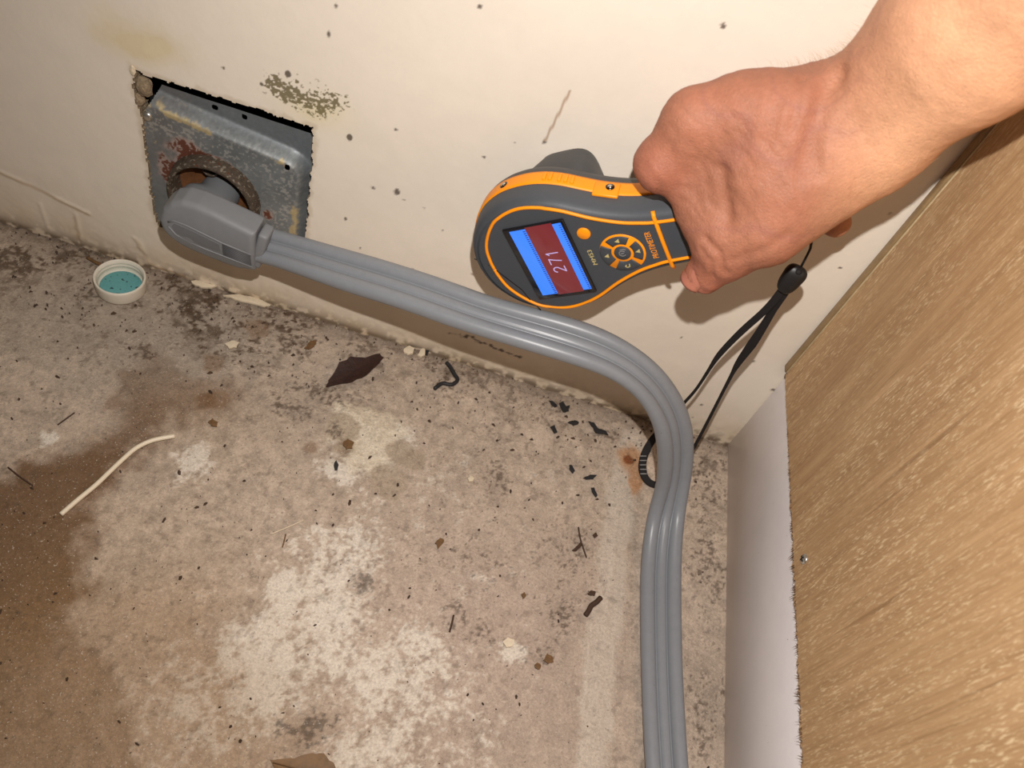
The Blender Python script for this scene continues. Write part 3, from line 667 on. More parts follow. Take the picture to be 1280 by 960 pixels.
def mixc(a, bb, f, mode='MIX'):
    x_ = Nn.new('ShaderNodeMix'); x_.data_type = 'RGBA'; x_.blend_type = mode
    if isinstance(f, float): x_.inputs['Factor'].default_value = f
    else: Ln.new(f, x_.inputs['Factor'])
    Ln.new(a, x_.inputs['A'])
    if isinstance(bb, tuple): x_.inputs['B'].default_value = (*bb, 1)
    else: Ln.new(bb, x_.inputs['B'])
    return x_.outputs['Result']
g1 = noise(mapped(GR, (1, 42, 4.0)), 3.0, 6, .6)
base = ramp(g1, [(.28, srgb(170, 134, 96)), (.5, srgb(183, 147, 107)), (.72, srgb(197, 161, 120))])
g2 = noise(mapped(GR, (1, 300, 60)), 3.2, 4, .65)
g4 = noise(mapped(GR, (1, 330, 7)), 3.0, 4, .6)
f2 = ramp(g2, [(.535, (0, 0, 0)), (.63, (1, 1, 1))])
pt = noise(mapped(GR, (1, 8, 3)), 4.0, 3)
pm = ramp(pt, [(.36, (.15, .15, .15)), (.60, (.85, .85, .85))])
fl = mixc(f2, pm, 1.0, 'MULTIPLY')
base = mixc(base, ramp(g4, [(.30, (.80, .78, .74)), (.55, (1, 1, 1)), (.7, (1.06, 1.06, 1.06))]), 1.0, 'MULTIPLY')
base = mixc(base, srgb(226, 200, 160), fl)
g3 = noise(mapped(GR, (1, 70, 2.2)), 2.0, 3)
base = mixc(base, srgb(110, 74, 44), ramp(g3, [(.68, (0, 0, 0)), (.74, (.4, .4, .4))]))
Ln.new(base, b.inputs['Base Color']); b.inputs['Roughness'].default_value = .5; b.inputs['Specular IOR Level'].default_value = .35
bp = Nn.new('ShaderNodeBump'); bp.inputs['Strength'].default_value = .35; bp.inputs['Distance'].default_value = .0006; Ln.new(g2, bp.inputs['Height']); Ln.new(bp.outputs['Normal'], b.inputs['Normal'])
M['ply'] = mt
# panel outline: ragged sawn lower edge at z = .1065
bot = .1066; ysr = np.arange(-1.2, -.0075, .0008); bot_z = bot + (fbm(ysr, ysr * 0, 0, 500, 3, 91) - .5) * np.where(ysr < -.13, .0052, .0024) + (fbm(ysr, ysr * 0, 0, 90, 2, 92) - .5) * .0012
vs, fs = [], []
for yy, zz in zip(ysr, bot_z):
    vs += [(-.0040, yy, zz), (-.0040, yy, zz + .012), (-.0040, yy, 1.2), (.0020, yy, zz + .0008)]
for i in range(len(ysr) - 1):
    a, c = i * 4, i * 4 + 4
    fs += [(a, c, c + 1, a + 1), (a + 1, c + 1, c + 2, a + 2), (a + 3, c + 3, c, a)]
e = (len(ysr) - 1) * 4
vs += [(.0020, -.0075, 1.2)]; fs += [(e, e + 3, len(vs) - 1, e + 2, e + 1)]
panel = mesh_obj('side_panel', [Vector(v) - cl for v in vs], fs, mt, cab, smooth=False)
rbox('edge_strip', Vector((-.0032, -.0040, .652)) - cl, (1, 0, 0), (0, 1, 0), (0, 0, 1), .0060, .0060, 1.084, .0012, material('edge_band', srgb(150, 124, 88), .5, var=.2, vscale=120), cab, 2)
rbox('filler_bead', Vector((-.0040, -.0078, .652)) - cl, (1, 0, 0), (0, 1, 0), (0, 0, 1), .0016, .0012, 1.084, .0004, material('filler', srgb(205, 184, 146), .6, var=.25, vscale=200), cab, 1)
# long splinters on the sawn edge
vs, fs = [], []
for k in range(230):
    yy = -.06 - .36 * random.random() ** .8; L = (.0012 + .0055 * random.random() ** 2) * (.45 if yy > -.15 else 1.1); w = .00018 + .0002 * random.random(); dy = (random.random() - .3) * .004
    z0 = bot + .0012; o = len(vs)
    vs += [Vector((-.0043, yy - w, z0)) - cl, Vector((-.0043, yy + w, z0)) - cl, Vector((-.0036, yy, z0)) - cl, Vector((-.0045 - .001 * random.random(), yy + dy, z0 - L)) - cl]
    fs += [(o, o + 1, o + 3), (o + 1, o + 2, o + 3), (o + 2, o, o + 3)]
mesh_obj('splinter', vs, fs, M['edgewood'], cab, smooth=False, kind='stuff')
s = screw('screw', (0, 0, 0), (-1, 0, 0), .0036, cab, M['screw'], True); s.location = Vector((-0.0042, -0.1686, 0.1197)) - cl
for q_ in ((0, 1, 0), (0, 0, 1)):
    d_ = Vector(q_); t_ = Vector((-1, 0, 0)).cross(d_)
    rbox('drive_slot', s.location + Vector((-.0015, 0, 0)), (-1, 0, 0), d_, t_, .0004, .0040, .0009, .0001, M['dark'], cab, 1)
# knot hole notch beside the wall
lump('dirt_lump', Vector((-.0015, -.006, .107)) - cl, .0022, M['brownflake'], cab, 9, (.8, .8, 2.0))
# body of the cabinet behind its side
rbox('carcass', Vector((.30, -.6, .66)) - cl, (1, 0, 0), (0, 1, 0), (0, 0, 1), .58, 1.19, 1.1, .001, M['strip'], cab, 1)

# ------------------------------------------------------------------ moisture meter (local frame: x along handle, y across, z out of the face; millimetres)
MA, MW, MN = Vector((0.77398, -0.09059, 0.62669)), Vector((-0.62886, 0.00584, 0.77750)), Vector((-0.07410, -0.99587, -0.05245))
mm_ = Matrix((MA, MW, MN)).transposed().to_4x4(); mm_.translation = Vector((-0.17224, -0.06746, 0.22348))
meter = empty('moisture_meter'); meter.matrix_world = mm_
tag(meter, 'charcoal and orange handheld moisture meter with lit red and blue screen held to the wall', 'meter')
def K(v): return Vector((v[0] / 1000, v[1] / 1000, v[2] / 1000))
HWP = [(-97.5, 0), (-96.4, 10), (-92.8, 20), (-86, 30), (-77, 37.8), (-66, 43), (-56, 45), (-46, 45.2), (-36, 43.6), (-26, 40), (-16, 34.8), (-6, 29.8), (4, 26), (14, 23.4), (25, 22), (40, 21.3), (60, 21.8), (78, 21.5), (88, 18.5), (93, 11), (95, 0)]
half = catmull([(a, b, 0) for a, b in HWP], 6)[:, :2]
half[0, 1] = half[-1, 1] = 0
loop = np.concatenate([half, (half * [1, -1])[::-1][1:-1]])
tg = np.roll(loop, -1, 0) - np.roll(loop, 1, 0); tg /= np.linalg.norm(tg, axis=1)[:, None]
inn = np.stack([tg[:, 1], -tg[:, 0]], 1)
def rings(name, prof, mat, parent, cap0=False, cap1=False):
    vs, fs = [], []; n = len(loop)
    for d, zz in prof:
        for p in loop + inn * d: vs.append(K((p[0], p[1], zz)))
    for r in range(len(prof) - 1):
        for i in range(n): fs.append((r * n + i, (r + 1) * n + i, (r + 1) * n + (i + 1) % n, r * n + (i + 1) % n))
    if cap0: fs.append(tuple(range(n)))
    if cap1: fs.append(tuple(range((len(prof) - 1) * n, len(prof) * n))[::-1])
    bm = bmesh.new(); bv = [bm.verts.new(v) for v in vs]
    for f in fs: bm.faces.new([bv[i] for i in f])
    return bm_obj(name, bm, mat, parent)
rings('front_shell', [(5.2, -.5), (4.0, -.9), (2.4, -2.4), (1.0, -5.5), (.3, -10), (0, -15)], M['meter'], meter)
bmf = bmesh.new(); fv = [bmf.verts.new(K((p[0], p[1], 0))) for p in loop + inn * 6.6]; fv2 = [bmf.verts.new(K((p[0], p[1], -.9))) for p in loop + inn * 5.0]
bmf.faces.new(fv)
for i in range(len(fv)): bmf.faces.new((fv[i], fv2[i], fv2[(i + 1) % len(fv)], fv[(i + 1) % len(fv)]))
bm_obj('face_plate', bmf, M['meter_face'], meter, smooth=False)
rings('side_band', [(.6, -15), (-.7, -15.2), (-.9, -17), (-.9, -24), (-.7, -25.8), (.6, -26)], M['orange'], meter)
rings('back_shell', [(0, -25.9), (.3, -30), (2.0, -34), (6, -37), (9, -38)], M['meter_back'], meter, cap1=True)
# sensor dome reaching the wall
vs, fs = [], []
seg = 40
prof = [(41, 32, -30), (39, 31, -40), (34, 28, -50), (30, 25, -58), (28, 23.5, -62.5), (26, 21.5, -64.6), (22, 18, -65.6), (0.1, .1, -65.9)]
for ra, rb_, zz in prof:
    for i in range(seg): a = 2 * math.pi * i / seg; u_ = min(1, max(0, (-zz - 30) / 32)); vs.append(K((-43 + 4 * u_ + ra * .68 * math.copysign(abs(math.cos(a)) ** .55, math.cos(a)), 4 + 5.5 * u_ + rb_ * math.copysign(abs(math.sin(a)) ** .5, math.sin(a)), zz)))
for j in range(len(prof) - 1):
    for i in range(seg): fs.append((j * seg + i, j * seg + (i + 1) % seg, (j + 1) * seg + (i + 1) % seg, (j + 1) * seg + i))
mesh_obj('sensor_dome', vs, fs, M['meter_back'], meter)
# orange inlay line
LP = [(-84.5, 0), (-84.2, 6), (-82.5, 15), (-78.5, 23), (-72, 31), (-65, 36.2), (-52, 40), (-40, 39), (-26, 34), (-10, 25), (5, 18.6), (16, 15.8), (25, 14.4), (46, 13.6), (62, 13.6)]
def inlay(name, pts, r, mat, z=.15, closed=False):
    return tube(name, [K((p[0], p[1], z if len(p) < 3 else p[2])) for p in pts], r / 1000, mat, meter, 8, closed)
lc = catmull([(a, b, 0) for a, b in LP], 6)
lz = lambda a, b: -.25 if b > 37 else .1
inlay('inlay_line', [(a, b, lz(a, b)) for a, b, _ in lc], 1.05, M['orange'])
inlay('inlay_line', [(a, -b, lz(a, b)) for a, b, _ in lc], 1.05, M['orange'])
inlay('cross_bar', [(25.2, 21, -1.6), (25.2, 18, 0), (25.2, 0, .35), (25.2, -18, 0), (25.2, -21.2, -1.6)], 1.25, M['orange'])
inlay('cross_bar', [(47, 14, .1), (47, 0, .2), (47, -14, .1)], 1.0, M['orange'])
# seam across the head
inlay('seam_line', [(-96, 8, -3), (-86, 3, .05), (-74, -20, .05), (-72, -31, .05), (-70, -41, -2)], .35, M['black'], 0)
# screen
def mbox(name, t0, t1, y0, y1, z0, z1, mat, bev=.5, parent=None):
    return rbox(name, K(((t0 + t1) / 2, (y0 + y1) / 2, (z0 + z1) / 2)), (1, 0, 0), (0, 1, 0), (0, 0, 1), (t1 - t0) / 1000, (y1 - y0) / 1000, (z1 - z0) / 1000, bev / 1000, mat, parent or meter, 2)
bez = mbox('screen', -65.5, -25.5, -29.5, 28.5, -.5, 1.5, M['glass_black'], .9)
mbox('blue_zone', -61.2, -50.6, -26.0, 26.6, 1.3, 1.62, M['blue'], .1, bez)
mbox('red_zone', -50.5, -33.2, -27.0, 27.6, 1.3, 1.60, M['red'], .1, bez)
mbox('blue_zone', -33.1, -27.6, -26.0, 26.6, 1.3, 1.62, M['blue'], .1, bez)
bm = bmesh.new()
for k in range(34):
    yy = -25 + 50 * k / 33
    for (ta, tb) in ((-52.6, -50.9), (-29.3, -27.9)):
        q = [bm.verts.new(K(p)) for p in ((ta, yy - .3, 1.66), (tb, yy - .3, 1.66), (tb, yy + .3, 1.66), (ta, yy + .3, 1.66))]; bm.faces.new(q)
bm_obj('scale_mark', bm, material('scale_print', srgb(20, 40, 110), .4), bez, smooth=False)['kind'] = 'stuff'
def strokes(name, lines, w, z, mat, parent):
    bm = bmesh.new()
    for ln in lines:
        for (ax, ay), (bx_, by_) in zip(ln[:-1], ln[1:]):
            d = Vector((bx_ - ax, by_ - ay)); L = d.length; d /= L; n_ = Vector((-d.y, d.x)) * w / 2; d *= w * .35
            pts = [(ax - d.x + n_.x, ay - d.y + n_.y), (ax - d.x - n_.x, ay - d.y - n_.y), (bx_ + d.x - n_.x, by_ + d.y - n_.y), (bx_ + d.x + n_.x, by_ + d.y + n_.y)]
            lo4 = [bm.verts.new(K((p[0], p[1], z - .12))) for p in pts]; hi4 = [bm.verts.new(K((p[0], p[1], z))) for p in pts]
            bm.faces.new(hi4)
            for i in range(4): bm.faces.new((lo4[i], lo4[(i + 1) % 4], hi4[(i + 1) % 4], hi4[i]))
    return bm_obj(name, bm, mat, parent, smooth=False)
# reading: across = +y, up = -x.  digit-local (u right 0..1, v up 0..1)
def dig(c_y, lines, wd=4.2, ht=7.6, ct=-41.6):
    return [[(ct - (v - .5) * ht, c_y + (u - .5) * wd) for u, v in l] for l in lines]
two = [[(.05, .78), (.2, .95), (.5, 1), (.8, .95), (.95, .78), (.9, .58), (.6, .38), (.05, 0), (1, 0)]]
seven = [[(0, 1), (1, 1), (.75, .6), (.5, 0)]]
one = [[(.25, .8), (.55, 1), (.55, 0)]]
strokes('digit_two', dig(-7.0, two), .65, 1.75, M['digit'], bez)
strokes('digit_seven', dig(-.4, seven), .65, 1.75, M['digit'], bez)
strokes('digit_one', dig(5.8, one), .65, 1.75, M['digit'], bez)
# buttons
def disc(name, c, r, z0, z1, mat, parent, seg=28, dome=.25, start=0.0, end=2 * math.pi, r0=0.0):
    bm = bmesh.new(); n_ = seg; full = end - start > 6.28
    ang = [start + (end - start) * i / (n_ if full else n_ - 1) for i in range(n_)]
    def ringv(rr, z): return [bm.verts.new(K((c[0] + rr * math.cos(a), c[1] + rr * math.sin(a), z))) for a in ang]
    rws = [ringv(r, z0), ringv(r, z1 - dome), ringv(r - dome, z1)]
    if r0 > 0: rws += [ringv(r0 + dome, z1), ringv(r0, z1 - dome), ringv(r0, z0)]
    for a, b in zip(rws[:-1], rws[1:]):
        for i in range(n_ if full else n_ - 1): bm.faces.new((a[i], a[(i + 1) % n_], b[(i + 1) % n_], b[i]))
    if r0 <= 0: bm.faces.new(rws[-1])
    elif not full:
        for e_ in (0, -1): bm.faces.new([rw[e_] for rw in rws])
    return bm_obj(name, bm, mat, parent)
disc('power_button', (-17.6, 15.4), 4.0, -.3, 1.0, M['orange'], meter)
KC = (0.0, -3.0)
pad = disc('keypad', KC, 13.6, -.3, .35, M['orange'], meter, 48)
for q in range(4):
    a0 = q * math.pi / 2 - math.pi / 4 + .17; a1 = a0 + math.pi / 2 - .34
    key = disc('key', KC, 12.3 if q in (0, 1) else 13.4, 0, .95, M['key'], pad, 14, .3, a0, a1, 6.6)
    cx, cy = KC[0] + 9.6 * math.cos(q * math.pi / 2), KC[1] + 9.6 * math.sin(q * math.pi / 2)
    bm = bmesh.new()
    if q < 3:
        tri = [(.5, 1.7), (1.5, -1.1), (-1.5, -1.1)]; ca, sa = math.cos(-.42), math.sin(-.42)
        bm.faces.new([bm.verts.new(K((cx + u * ca - v * sa, cy + u * sa + v * ca, 1.0))) for u, v in tri])
        bm_obj('key_icon', bm, M['icon'], key, smooth=False)
    else:
        bm.free(); strokes('key_icon', [[(cx + 1.4, cy + 1.0), (cx + 1.2, cy - .9), (cx - .4, cy - 1.3), (cx - 1.4, cy - .4), (cx - .6, cy + .5)]], .6, 1.02, M['icon'], key)
ck = disc('center_key', KC, 5.0, 0, 1.05, M['key'], pad, 24)
strokes('key_icon', [[(KC[0] + 1.9 * math.cos(a), KC[1] + 1.9 * math.sin(a)) for a in np.linspace(.6, 5.6, 12)], [(KC[0] + 2.6, KC[1] + 2.4), (KC[0] + 1.2, KC[1] + 3.0), (KC[0] - .6, KC[1] + 2.8)], [(KC[0] - .9, KC[1]), (KC[0] + .8, KC[1])]], .4, 1.15, M['ridge'], ck)
def lettering(name, txt, c, size, mat, parent, width=None, shear=0.0, z=.06):
    cu = bpy.data.curves.new(name, 'FONT'); cu.body = txt; cu.size = size / 1000; cu.align_x = 'CENTER'; cu.align_y = 'CENTER'; cu.extrude = .00006; cu.shear = shear
    cu.space_character = 1.05
    t = bpy.data.objects.new(name, cu); COL.objects.link(t); bpy.context.view_layer.update()
    me = bpy.data.meshes.new_from_object(t.evaluated_get(bpy.context.evaluated_depsgraph_get())); COL.objects.unlink(t); bpy.data.objects.remove(t)
    xs_ = [v.co.x for v in me.vertices]; k_ = (width / 1000) / (max(xs_) - min(xs_)) if width else 1
    mid = (max(xs_) + min(xs_)) / 2
    for v in me.vertices: v.co = Vector((c[0] / 1000 - v.co.y, c[1] / 1000 + (v.co.x - mid) * k_, v.co.z + z / 1000))
    me.materials.clear(); me.materials.append(mat)
    return link(bpy.data.objects.new(name, me), parent)
lettering('brand_lettering', 'PROTIMETER', (18.3, -1.0), 5.0, M['orange'], meter, 19.5)
lettering('model_lettering', 'MMS3', (-19.0, -3.2), 4.0, M['icon'], meter, 11.5)
# sockets, ribs and tab on the band
def onband(t, z):
    i = int(np.argmin(np.abs(half[:, 0] - t))); p = half[i]; tt = half[min(i + 1, len(half) - 1)] - half[max(i - 1, 0)]; tt /= np.linalg.norm(tt)
    n_ = np.array([-tt[1], tt[0]]); return p, tt, n_
def bandbox(name, t, z, L, Hh, pr, mat, parent, bev=.3):
    p, tt, n_ = onband(t, z)
    return rbox(name, K((p[0] + n_[0] * .7, p[1] + n_[1] * .7, z)), (tt[0], tt[1], 0), (n_[0], n_[1], 0), (0, 0, 1), L / 1000, pr / 1000, Hh / 1000, bev / 1000, mat, parent, 2)
for k in range(5): bandbox('vent_rib', -36 + k * 3.9, -20.5, 1.9, 6.4, 2.9, M['orange'], meter)
bandbox('jack_tab', -3.5, -18.0, 15, 12, 2.2, M['orange'], meter, .8)
for t, z in ((-63, -20.5), (-1.5, -19.5)):
    p, tt, n_ = onband(t, z); off = .8 if t < -10 else 1.9
    cpos = K((p[0] + n_[0] * off, p[1] + n_[1] * off, z)); d = Vector((n_[0], n_[1], 0))
    sock = tube('jack_socket', [cpos - d * .001, cpos + d * .0003], .0026, M['black'], meter, 20)
    tube('jack_contact', [cpos, cpos + d * .0008], .0014, M['chrome'], sock, 16)
# lug for the lanyard at the handle's end
tube('lanyard_lug', [K(p) for p in [(88, -8, -20), (97, -8, -20), (100, -4, -20), (100, 4, -20), (97, 8, -20), (88, 8, -20)]], .0018, M['meter_back'], meter, 10)

# ------------------------------------------------------------------ the person: one hand and forearm
J = dict(arm1=(-0.0809, -0.0991, 0.4580), arm0=(-0.0819, -0.0771, 0.3981), wr=(-0.0889, -0.0644, 0.3390), wr2=(-0.0971, -0.0612, 0.3251),
         im=(-0.1668, -0.0619, 0.3103), mm=(-0.1477, -0.0600, 0.3230), rm=(-0.1339, -0.0631, 0.3298), pm=(-0.1212, -0.0694, 0.3351),
         ip=(-0.1736, -0.0666, 0.2836), idp=(-0.1520, -0.0450, 0.2493), it=(-0.1267, -0.0438, 0.2401),
         mp=(-0.1502, -0.0536, 0.2865), mdp=(-0.1262, -0.0356, 0.2547), mt=(-0.1012, -0.0422, 0.2495),
         rp=(-0.1305, -0.0483, 0.2930), rdp=(-0.1043, -0.0321, 0.2626), rt=(-0.0793, -0.0421, 0.2598),
         pp=(-0.1142, -0.0546, 0.3092), pdp=(-0.0864, -0.0391, 0.2796), pt=(-0.0646, -0.0483, 0.2719),
         cm=(-0.1027, -0.0751, 0.3080), tm=(-0.1140, -0.0896, 0.2819), ti=(-0.1244, -0.0890, 0.2606), tt=(-0.1285, -0.0900, 0.2437))
J = {k: np.array(v) for k, v in J.items()}
for kx, v in dict(idp=(33, 33, -45), it=(45, 8, -50), mp=(56, 38, -20), mdp=(57, 27, -47), mt=(66, 0, -50), rp=(75, 37, -24), rdp=(79, 23, -47), rt=(88, -8, -49), pp=(98, 34, -22), pdp=(103, 8, -43)).items():
    J[kx] = np.array(list(mm_ @ K(v)))   # fingers close round the back of the handle
fo = np.array(list(CAM_F)); RR = np.array(list(CAM_R)); UU = np.array(list(CAM_U))
lo = np.min([v for v in J.values()], 0) - .045; hi = np.max([v for v in J.values()], 0) + .045
fl_ = Field(lo, hi, .00165)
side_ = RR * .62 - UU * .78 * 1.0   # across the arm in the picture's plane, toward the lower edge
side_ = RR * .67 - UU * .74
def C2(a, b, ra, rb, k): fl_.smin(fl_.cap(J[a] if isinstance(a, str) else a, J[b] if isinstance(b, str) else b, ra, rb), k)
a0, a1, w1, w2 = J['arm0'], J['arm1'], J['wr'], J['wr2']
mid = w2 * .5 + J['mm'] * .5
for kx, r in (('im', .0130), ('mm', .0132), ('rm', .0130), ('pm', .0125)):
    b = {'im': .35, 'mm': -.1, 'rm': -.55, 'pm': -.95}[kx]
    st_ = w2 - side_ * .007 + side_ * b * .008
    C2(st_, J[kx], .0165, r, .022)
C2(w2, w2 * .4 + J['tm'] * .6 + fo * .002, .020, .020, .025)
C2(J['cm'], J['tm'], .0195, .0162, .022)
C2(J['tm'], J['ti'], .0158, .0130, .010)
C2(J['ti'], J['tt'], .0128, .0112, .008)
fl_.smin(fl_.cap(J['ti'] + UU * .002, J['ti'] - fo * .002, .0128, .0118), .006)
for s, r0, r1, r2, of in ((-1, .0235, .0275, .034, .0115), (1, .0215, .0275, .034, .0120)):
    p0, p1, p2 = w1 + (w2 - w1) * .30 + side_ * (s * of + (.002 if s < 0 else -.001)), a0 + side_ * s * .0085, a1 + side_ * s * .008
    C2(p0, p1, r0 - .0022, r1, .0075); C2(p1, p2, r1, r2, .014)
    C2(w2 + side_ * s * .0105, p0, .0190, r0 - .003, .02)
# webs and palm mass
C2((-0.1439, -0.0625, 0.2929), (-0.1216, -0.0733, 0.2995), .0170, .021, .02)
C2((-0.1633, -0.0635, 0.2822), (-0.1406, -0.0769, 0.2712), .0105, .0135, .014)
C2((-0.1425, -0.0736, 0.2711), (-0.1301, -0.0899, 0.2696), .0120, .0130, .012)
C2((-0.1219, -0.0602, 0.3025), (-0.1043, -0.0603, 0.3147), .024, .024, .02)
# index finger
C2('im', 'ip', .0138, .0118, .012); C2('ip', 'idp', .0114, .0100, .007); C2('idp', 'it', .0098, .0085, .006)
fl_.smin(fl_.cap(J['ip'] - fo * .0012 + RR * .001, J['ip'], .0116, .0116), .006)
for a, b, c, d, r in (('mm', 'mp', 'mdp', 'mt', .0118), ('rm', 'rp', 'rdp', 'rt', .0112), ('pm', 'pp', 'pdp', 'pt', .0102)):
    C2(a, b, r * 1.12, r, .012); C2(b, c, r * .97, r * .88, .006); C2(c, d, r * .86, r * .80, .005)
# knuckles, tendons and the ulna's bump
for kx in ('im', 'mm', 'rm', 'pm'):
    fl_.smin(fl_.cap(J[kx] - fo * .004 + UU * .0015, J[kx] - fo * .004 + UU * .0016, .0095, .0095), .008)
C2(w1 - fo * .0155 - side_ * .006, w2 * .5 + J['im'] * .5 - fo * .0115, .0035, .0022, .010)
C2(w1 - fo * .013 + side_ * .010, J['tm'] * .6 + J['cm'] * .4 - fo * .012, .0035, .0025, .010)
P, Fq = fl_.mesh(); P = relax(P, Fq, 6)
def rough3(p, s, sd): return vnoise(p[:, 0] * s, p[:, 1] * s, p[:, 2] * s, sd)
def near(p, c, r): return np.exp(-(((p - c) ** 2).sum(1)) / r ** 2)
nz = .5 * rough3(P, 60, 3) + .3 * rough3(P, 160, 4) + .2 * rough3(P, 420, 5)
col = np.tile(np.array(srgb(212, 160, 124)), (len(P), 1))
hand = np.clip(((P - w1) @ (J['im'] - w1)) / ((J['im'] - w1) @ (J['im'] - w1)) * 2.2 + .25, 0, 1)
col = mix(col, srgb(158, 103, 80), .96 * hand)
red = np.clip(.9 * near(P, J['ip'], .016) + .5 * near(P, J['im'] + UU * .008, .013) + .55 * near(P, J['tt'], .018) + .5 * near(P, J['ti'], .014) + .9 * near(P, J['pt'], .014) + .35 * near(P, J['mm'], .016), 0, 1)
col = mix(col, srgb(158, 80, 66), .55 * red)
col = col * (.84 + .32 * nz)[:, None]
vein = np.abs(rough3(P, 45, 8) - .5)
col = mix(col, srgb(140, 90, 82), .3 * sstep(.05, 0, vein) * hand)
# fine creases: across the wrist, along the web and at the thumb joint
nrm = np.zeros_like(P)
e1 = P[Fq[:, 2]] - P[Fq[:, 0]]; e2 = P[Fq[:, 3]] - P[Fq[:, 1]]; fn = np.cross(e1, e2)
for k in range(4):
    for d in range(3): nrm[:, d] += np.bincount(Fq[:, k], weights=fn[:, d], minlength=len(P))
nrm /= np.linalg.norm(nrm, axis=1)[:, None] + 1e-12
# wrinkle field: stretched noise across the web between thumb and index, and across the wrist
ax = (J['im'] - J['tm']); ax /= np.linalg.norm(ax); ay = np.cross(ax, fo); ay /= np.linalg.norm(ay)
q1 = vnoise((P @ ay) * 330 + rough3(P, 90, 12) * 2.0, (P @ ax) * 90, (P @ fo) * 60, 11)
ta = (J['tt'] - J['ti']); ta /= np.linalg.norm(ta)
q2 = np.sin((P @ ta) * 1900 + rough3(P, 200, 14) * 3)
wa = (w1 - J['mm']); wa /= np.linalg.norm(wa)
q3 = vnoise((P @ wa) * 260 + rough3(P, 80, 16) * 2, (P @ side_) * 40, 0 * P[:, 0], 15)
amp = -.0012 * np.abs(q1 - .5) * 2 * near(P, J['tm'] * .5 + J['im'] * .5, .045) + .00018 * q2 * near(P, J['ti'] * .7 + J['tt'] * .3, .010) - .0014 * np.abs(q3 - .5) * 2 * near(P, w2 * .6 + J['mm'] * .4, .030)
amp += (rough3(P, 70, 21) - .5) * .0012 + (rough3(P, 230, 25) - .5) * .0004
def crease(pts, w, d):
    pts = [np.array(p) for p in pts]; dd = np.full(len(P), 9.)
    for a, b in zip(pts[:-1], pts[1:]):
        e = b - a; t = np.clip(((P - a) @ e) / (e @ e), 0, 1); dd = np.minimum(dd, np.linalg.norm(P - a - t[:, None] * e, axis=1))
    return -d * 1.5 * np.exp(-(dd / w) ** 2)
def onskin(px_pts):
    out = []
    for q in px_pts:
        q = np.array(q); dd = np.linalg.norm(np.cross(P - np.array(list(CAM_POS)), (q - np.array(list(CAM_POS))) / np.linalg.norm(q - np.array(list(CAM_POS)))), axis=1)
        c_ = np.where(dd < .002)[0]; out.append(P[c_[np.argmin((P[c_] - np.array(list(CAM_POS))) @ fo)]] if len(c_) else q)
    return out
for pts, w, d in [(((-0.1125, -0.0462, 0.3486), (-0.1148, -0.0586, 0.3382), (-0.1155, -0.0712, 0.3278), (-0.1126, -0.0839, 0.3179)), .0055, .0022), (((-0.1268, -0.0501, 0.3438), (-0.1259, -0.0606, 0.3353), (-0.1249, -0.0714, 0.3267)), .003, .0009),
                  (((-0.1111, -0.0642, 0.3341), (-0.1101, -0.0750, 0.3254), (-0.1034, -0.0863, 0.3169)), .003, .0008), (((-0.1344, -0.0559, 0.3382), (-0.1325, -0.0681, 0.3285), (-0.1334, -0.0761, 0.3219)), .004, .0007),
                  (((-0.1495, -0.1182, 0.2857), (-0.1401, -0.1222, 0.2836), (-0.1338, -0.1295, 0.2783)), .0022, .0012), (((-0.1497, -0.1220, 0.2826), (-0.1425, -0.1263, 0.2799), (-0.1385, -0.1325, 0.2753)), .0015, .0007),
                  (((-0.1521, -0.0920, 0.3068), (-0.1461, -0.1004, 0.3007), (-0.1417, -0.1089, 0.2942)), .004, .0013), (((-0.1307, -0.1242, 0.2830), (-0.1221, -0.1189, 0.2883), (-0.1094, -0.1109, 0.2962)), .003, .0008),
                  (((-0.1504, -0.1303, 0.2758), (-0.1474, -0.1341, 0.2730), (-0.1406, -0.1373, 0.2712), (-0.1345, -0.1368, 0.2723)), .0011, .0008)]:
    amp += crease(onskin(pts), w, d)
P = P + nrm * amp[:, None]
M['skin'] = material('skin', tint=True, rough=.55, var=.10, vscale=420, bump=.5, bscale=800, bdist=.0007, spec=.3, sss=.05)
nt_ = M['skin'].node_tree; bs_ = nt_.nodes['Principled BSDF']; b1 = bs_.inputs['Normal'].links[0].from_node
vo = nt_.nodes.new('ShaderNodeTexVoronoi'); vo.feature = 'DISTANCE_TO_EDGE'; vo.inputs['Scale'].default_value = 520
tcs = [n for n in nt_.nodes if n.type == 'TEX_COORD'][0]; nzs = nt_.nodes.new('ShaderNodeTexNoise'); nzs.inputs['Scale'].default_value = 160
ad = nt_.nodes.new('ShaderNodeVectorMath'); ad.operation = 'MULTIPLY_ADD'; ad.inputs[1].default_value = (.004, .004, .004)
nt_.links.new(tcs.outputs['Object'], nzs.inputs['Vector']); nt_.links.new(nzs.outputs['Color'], ad.inputs[0]); nt_.links.new(tcs.outputs['Object'], ad.inputs[2]); nt_.links.new(ad.outputs[0], vo.inputs['Vector'])
b2 = nt_.nodes.new('ShaderNodeBump'); b2.inputs['Strength'].default_value = .22; b2.inputs['Distance'].default_value = .0008
mrv = nt_.nodes.new('ShaderNodeMapRange'); mrv.inputs['From Max'].default_value = .12
nt_.links.new(vo.outputs['Distance'], mrv.inputs['Value']); nt_.links.new(mrv.outputs['Result'], b2.inputs['Height']); nt_.links.new(b1.outputs['Normal'], b2.inputs['Normal']); nt_.links.new(b2.outputs['Normal'], bs_.inputs['Normal'])
person = mesh_obj('person', P, Fq, M['skin'], colors=np.clip(col, .02, .9))
tag(person, 'bare right hand and forearm reaching in from above and gripping the orange and charcoal meter', 'person')
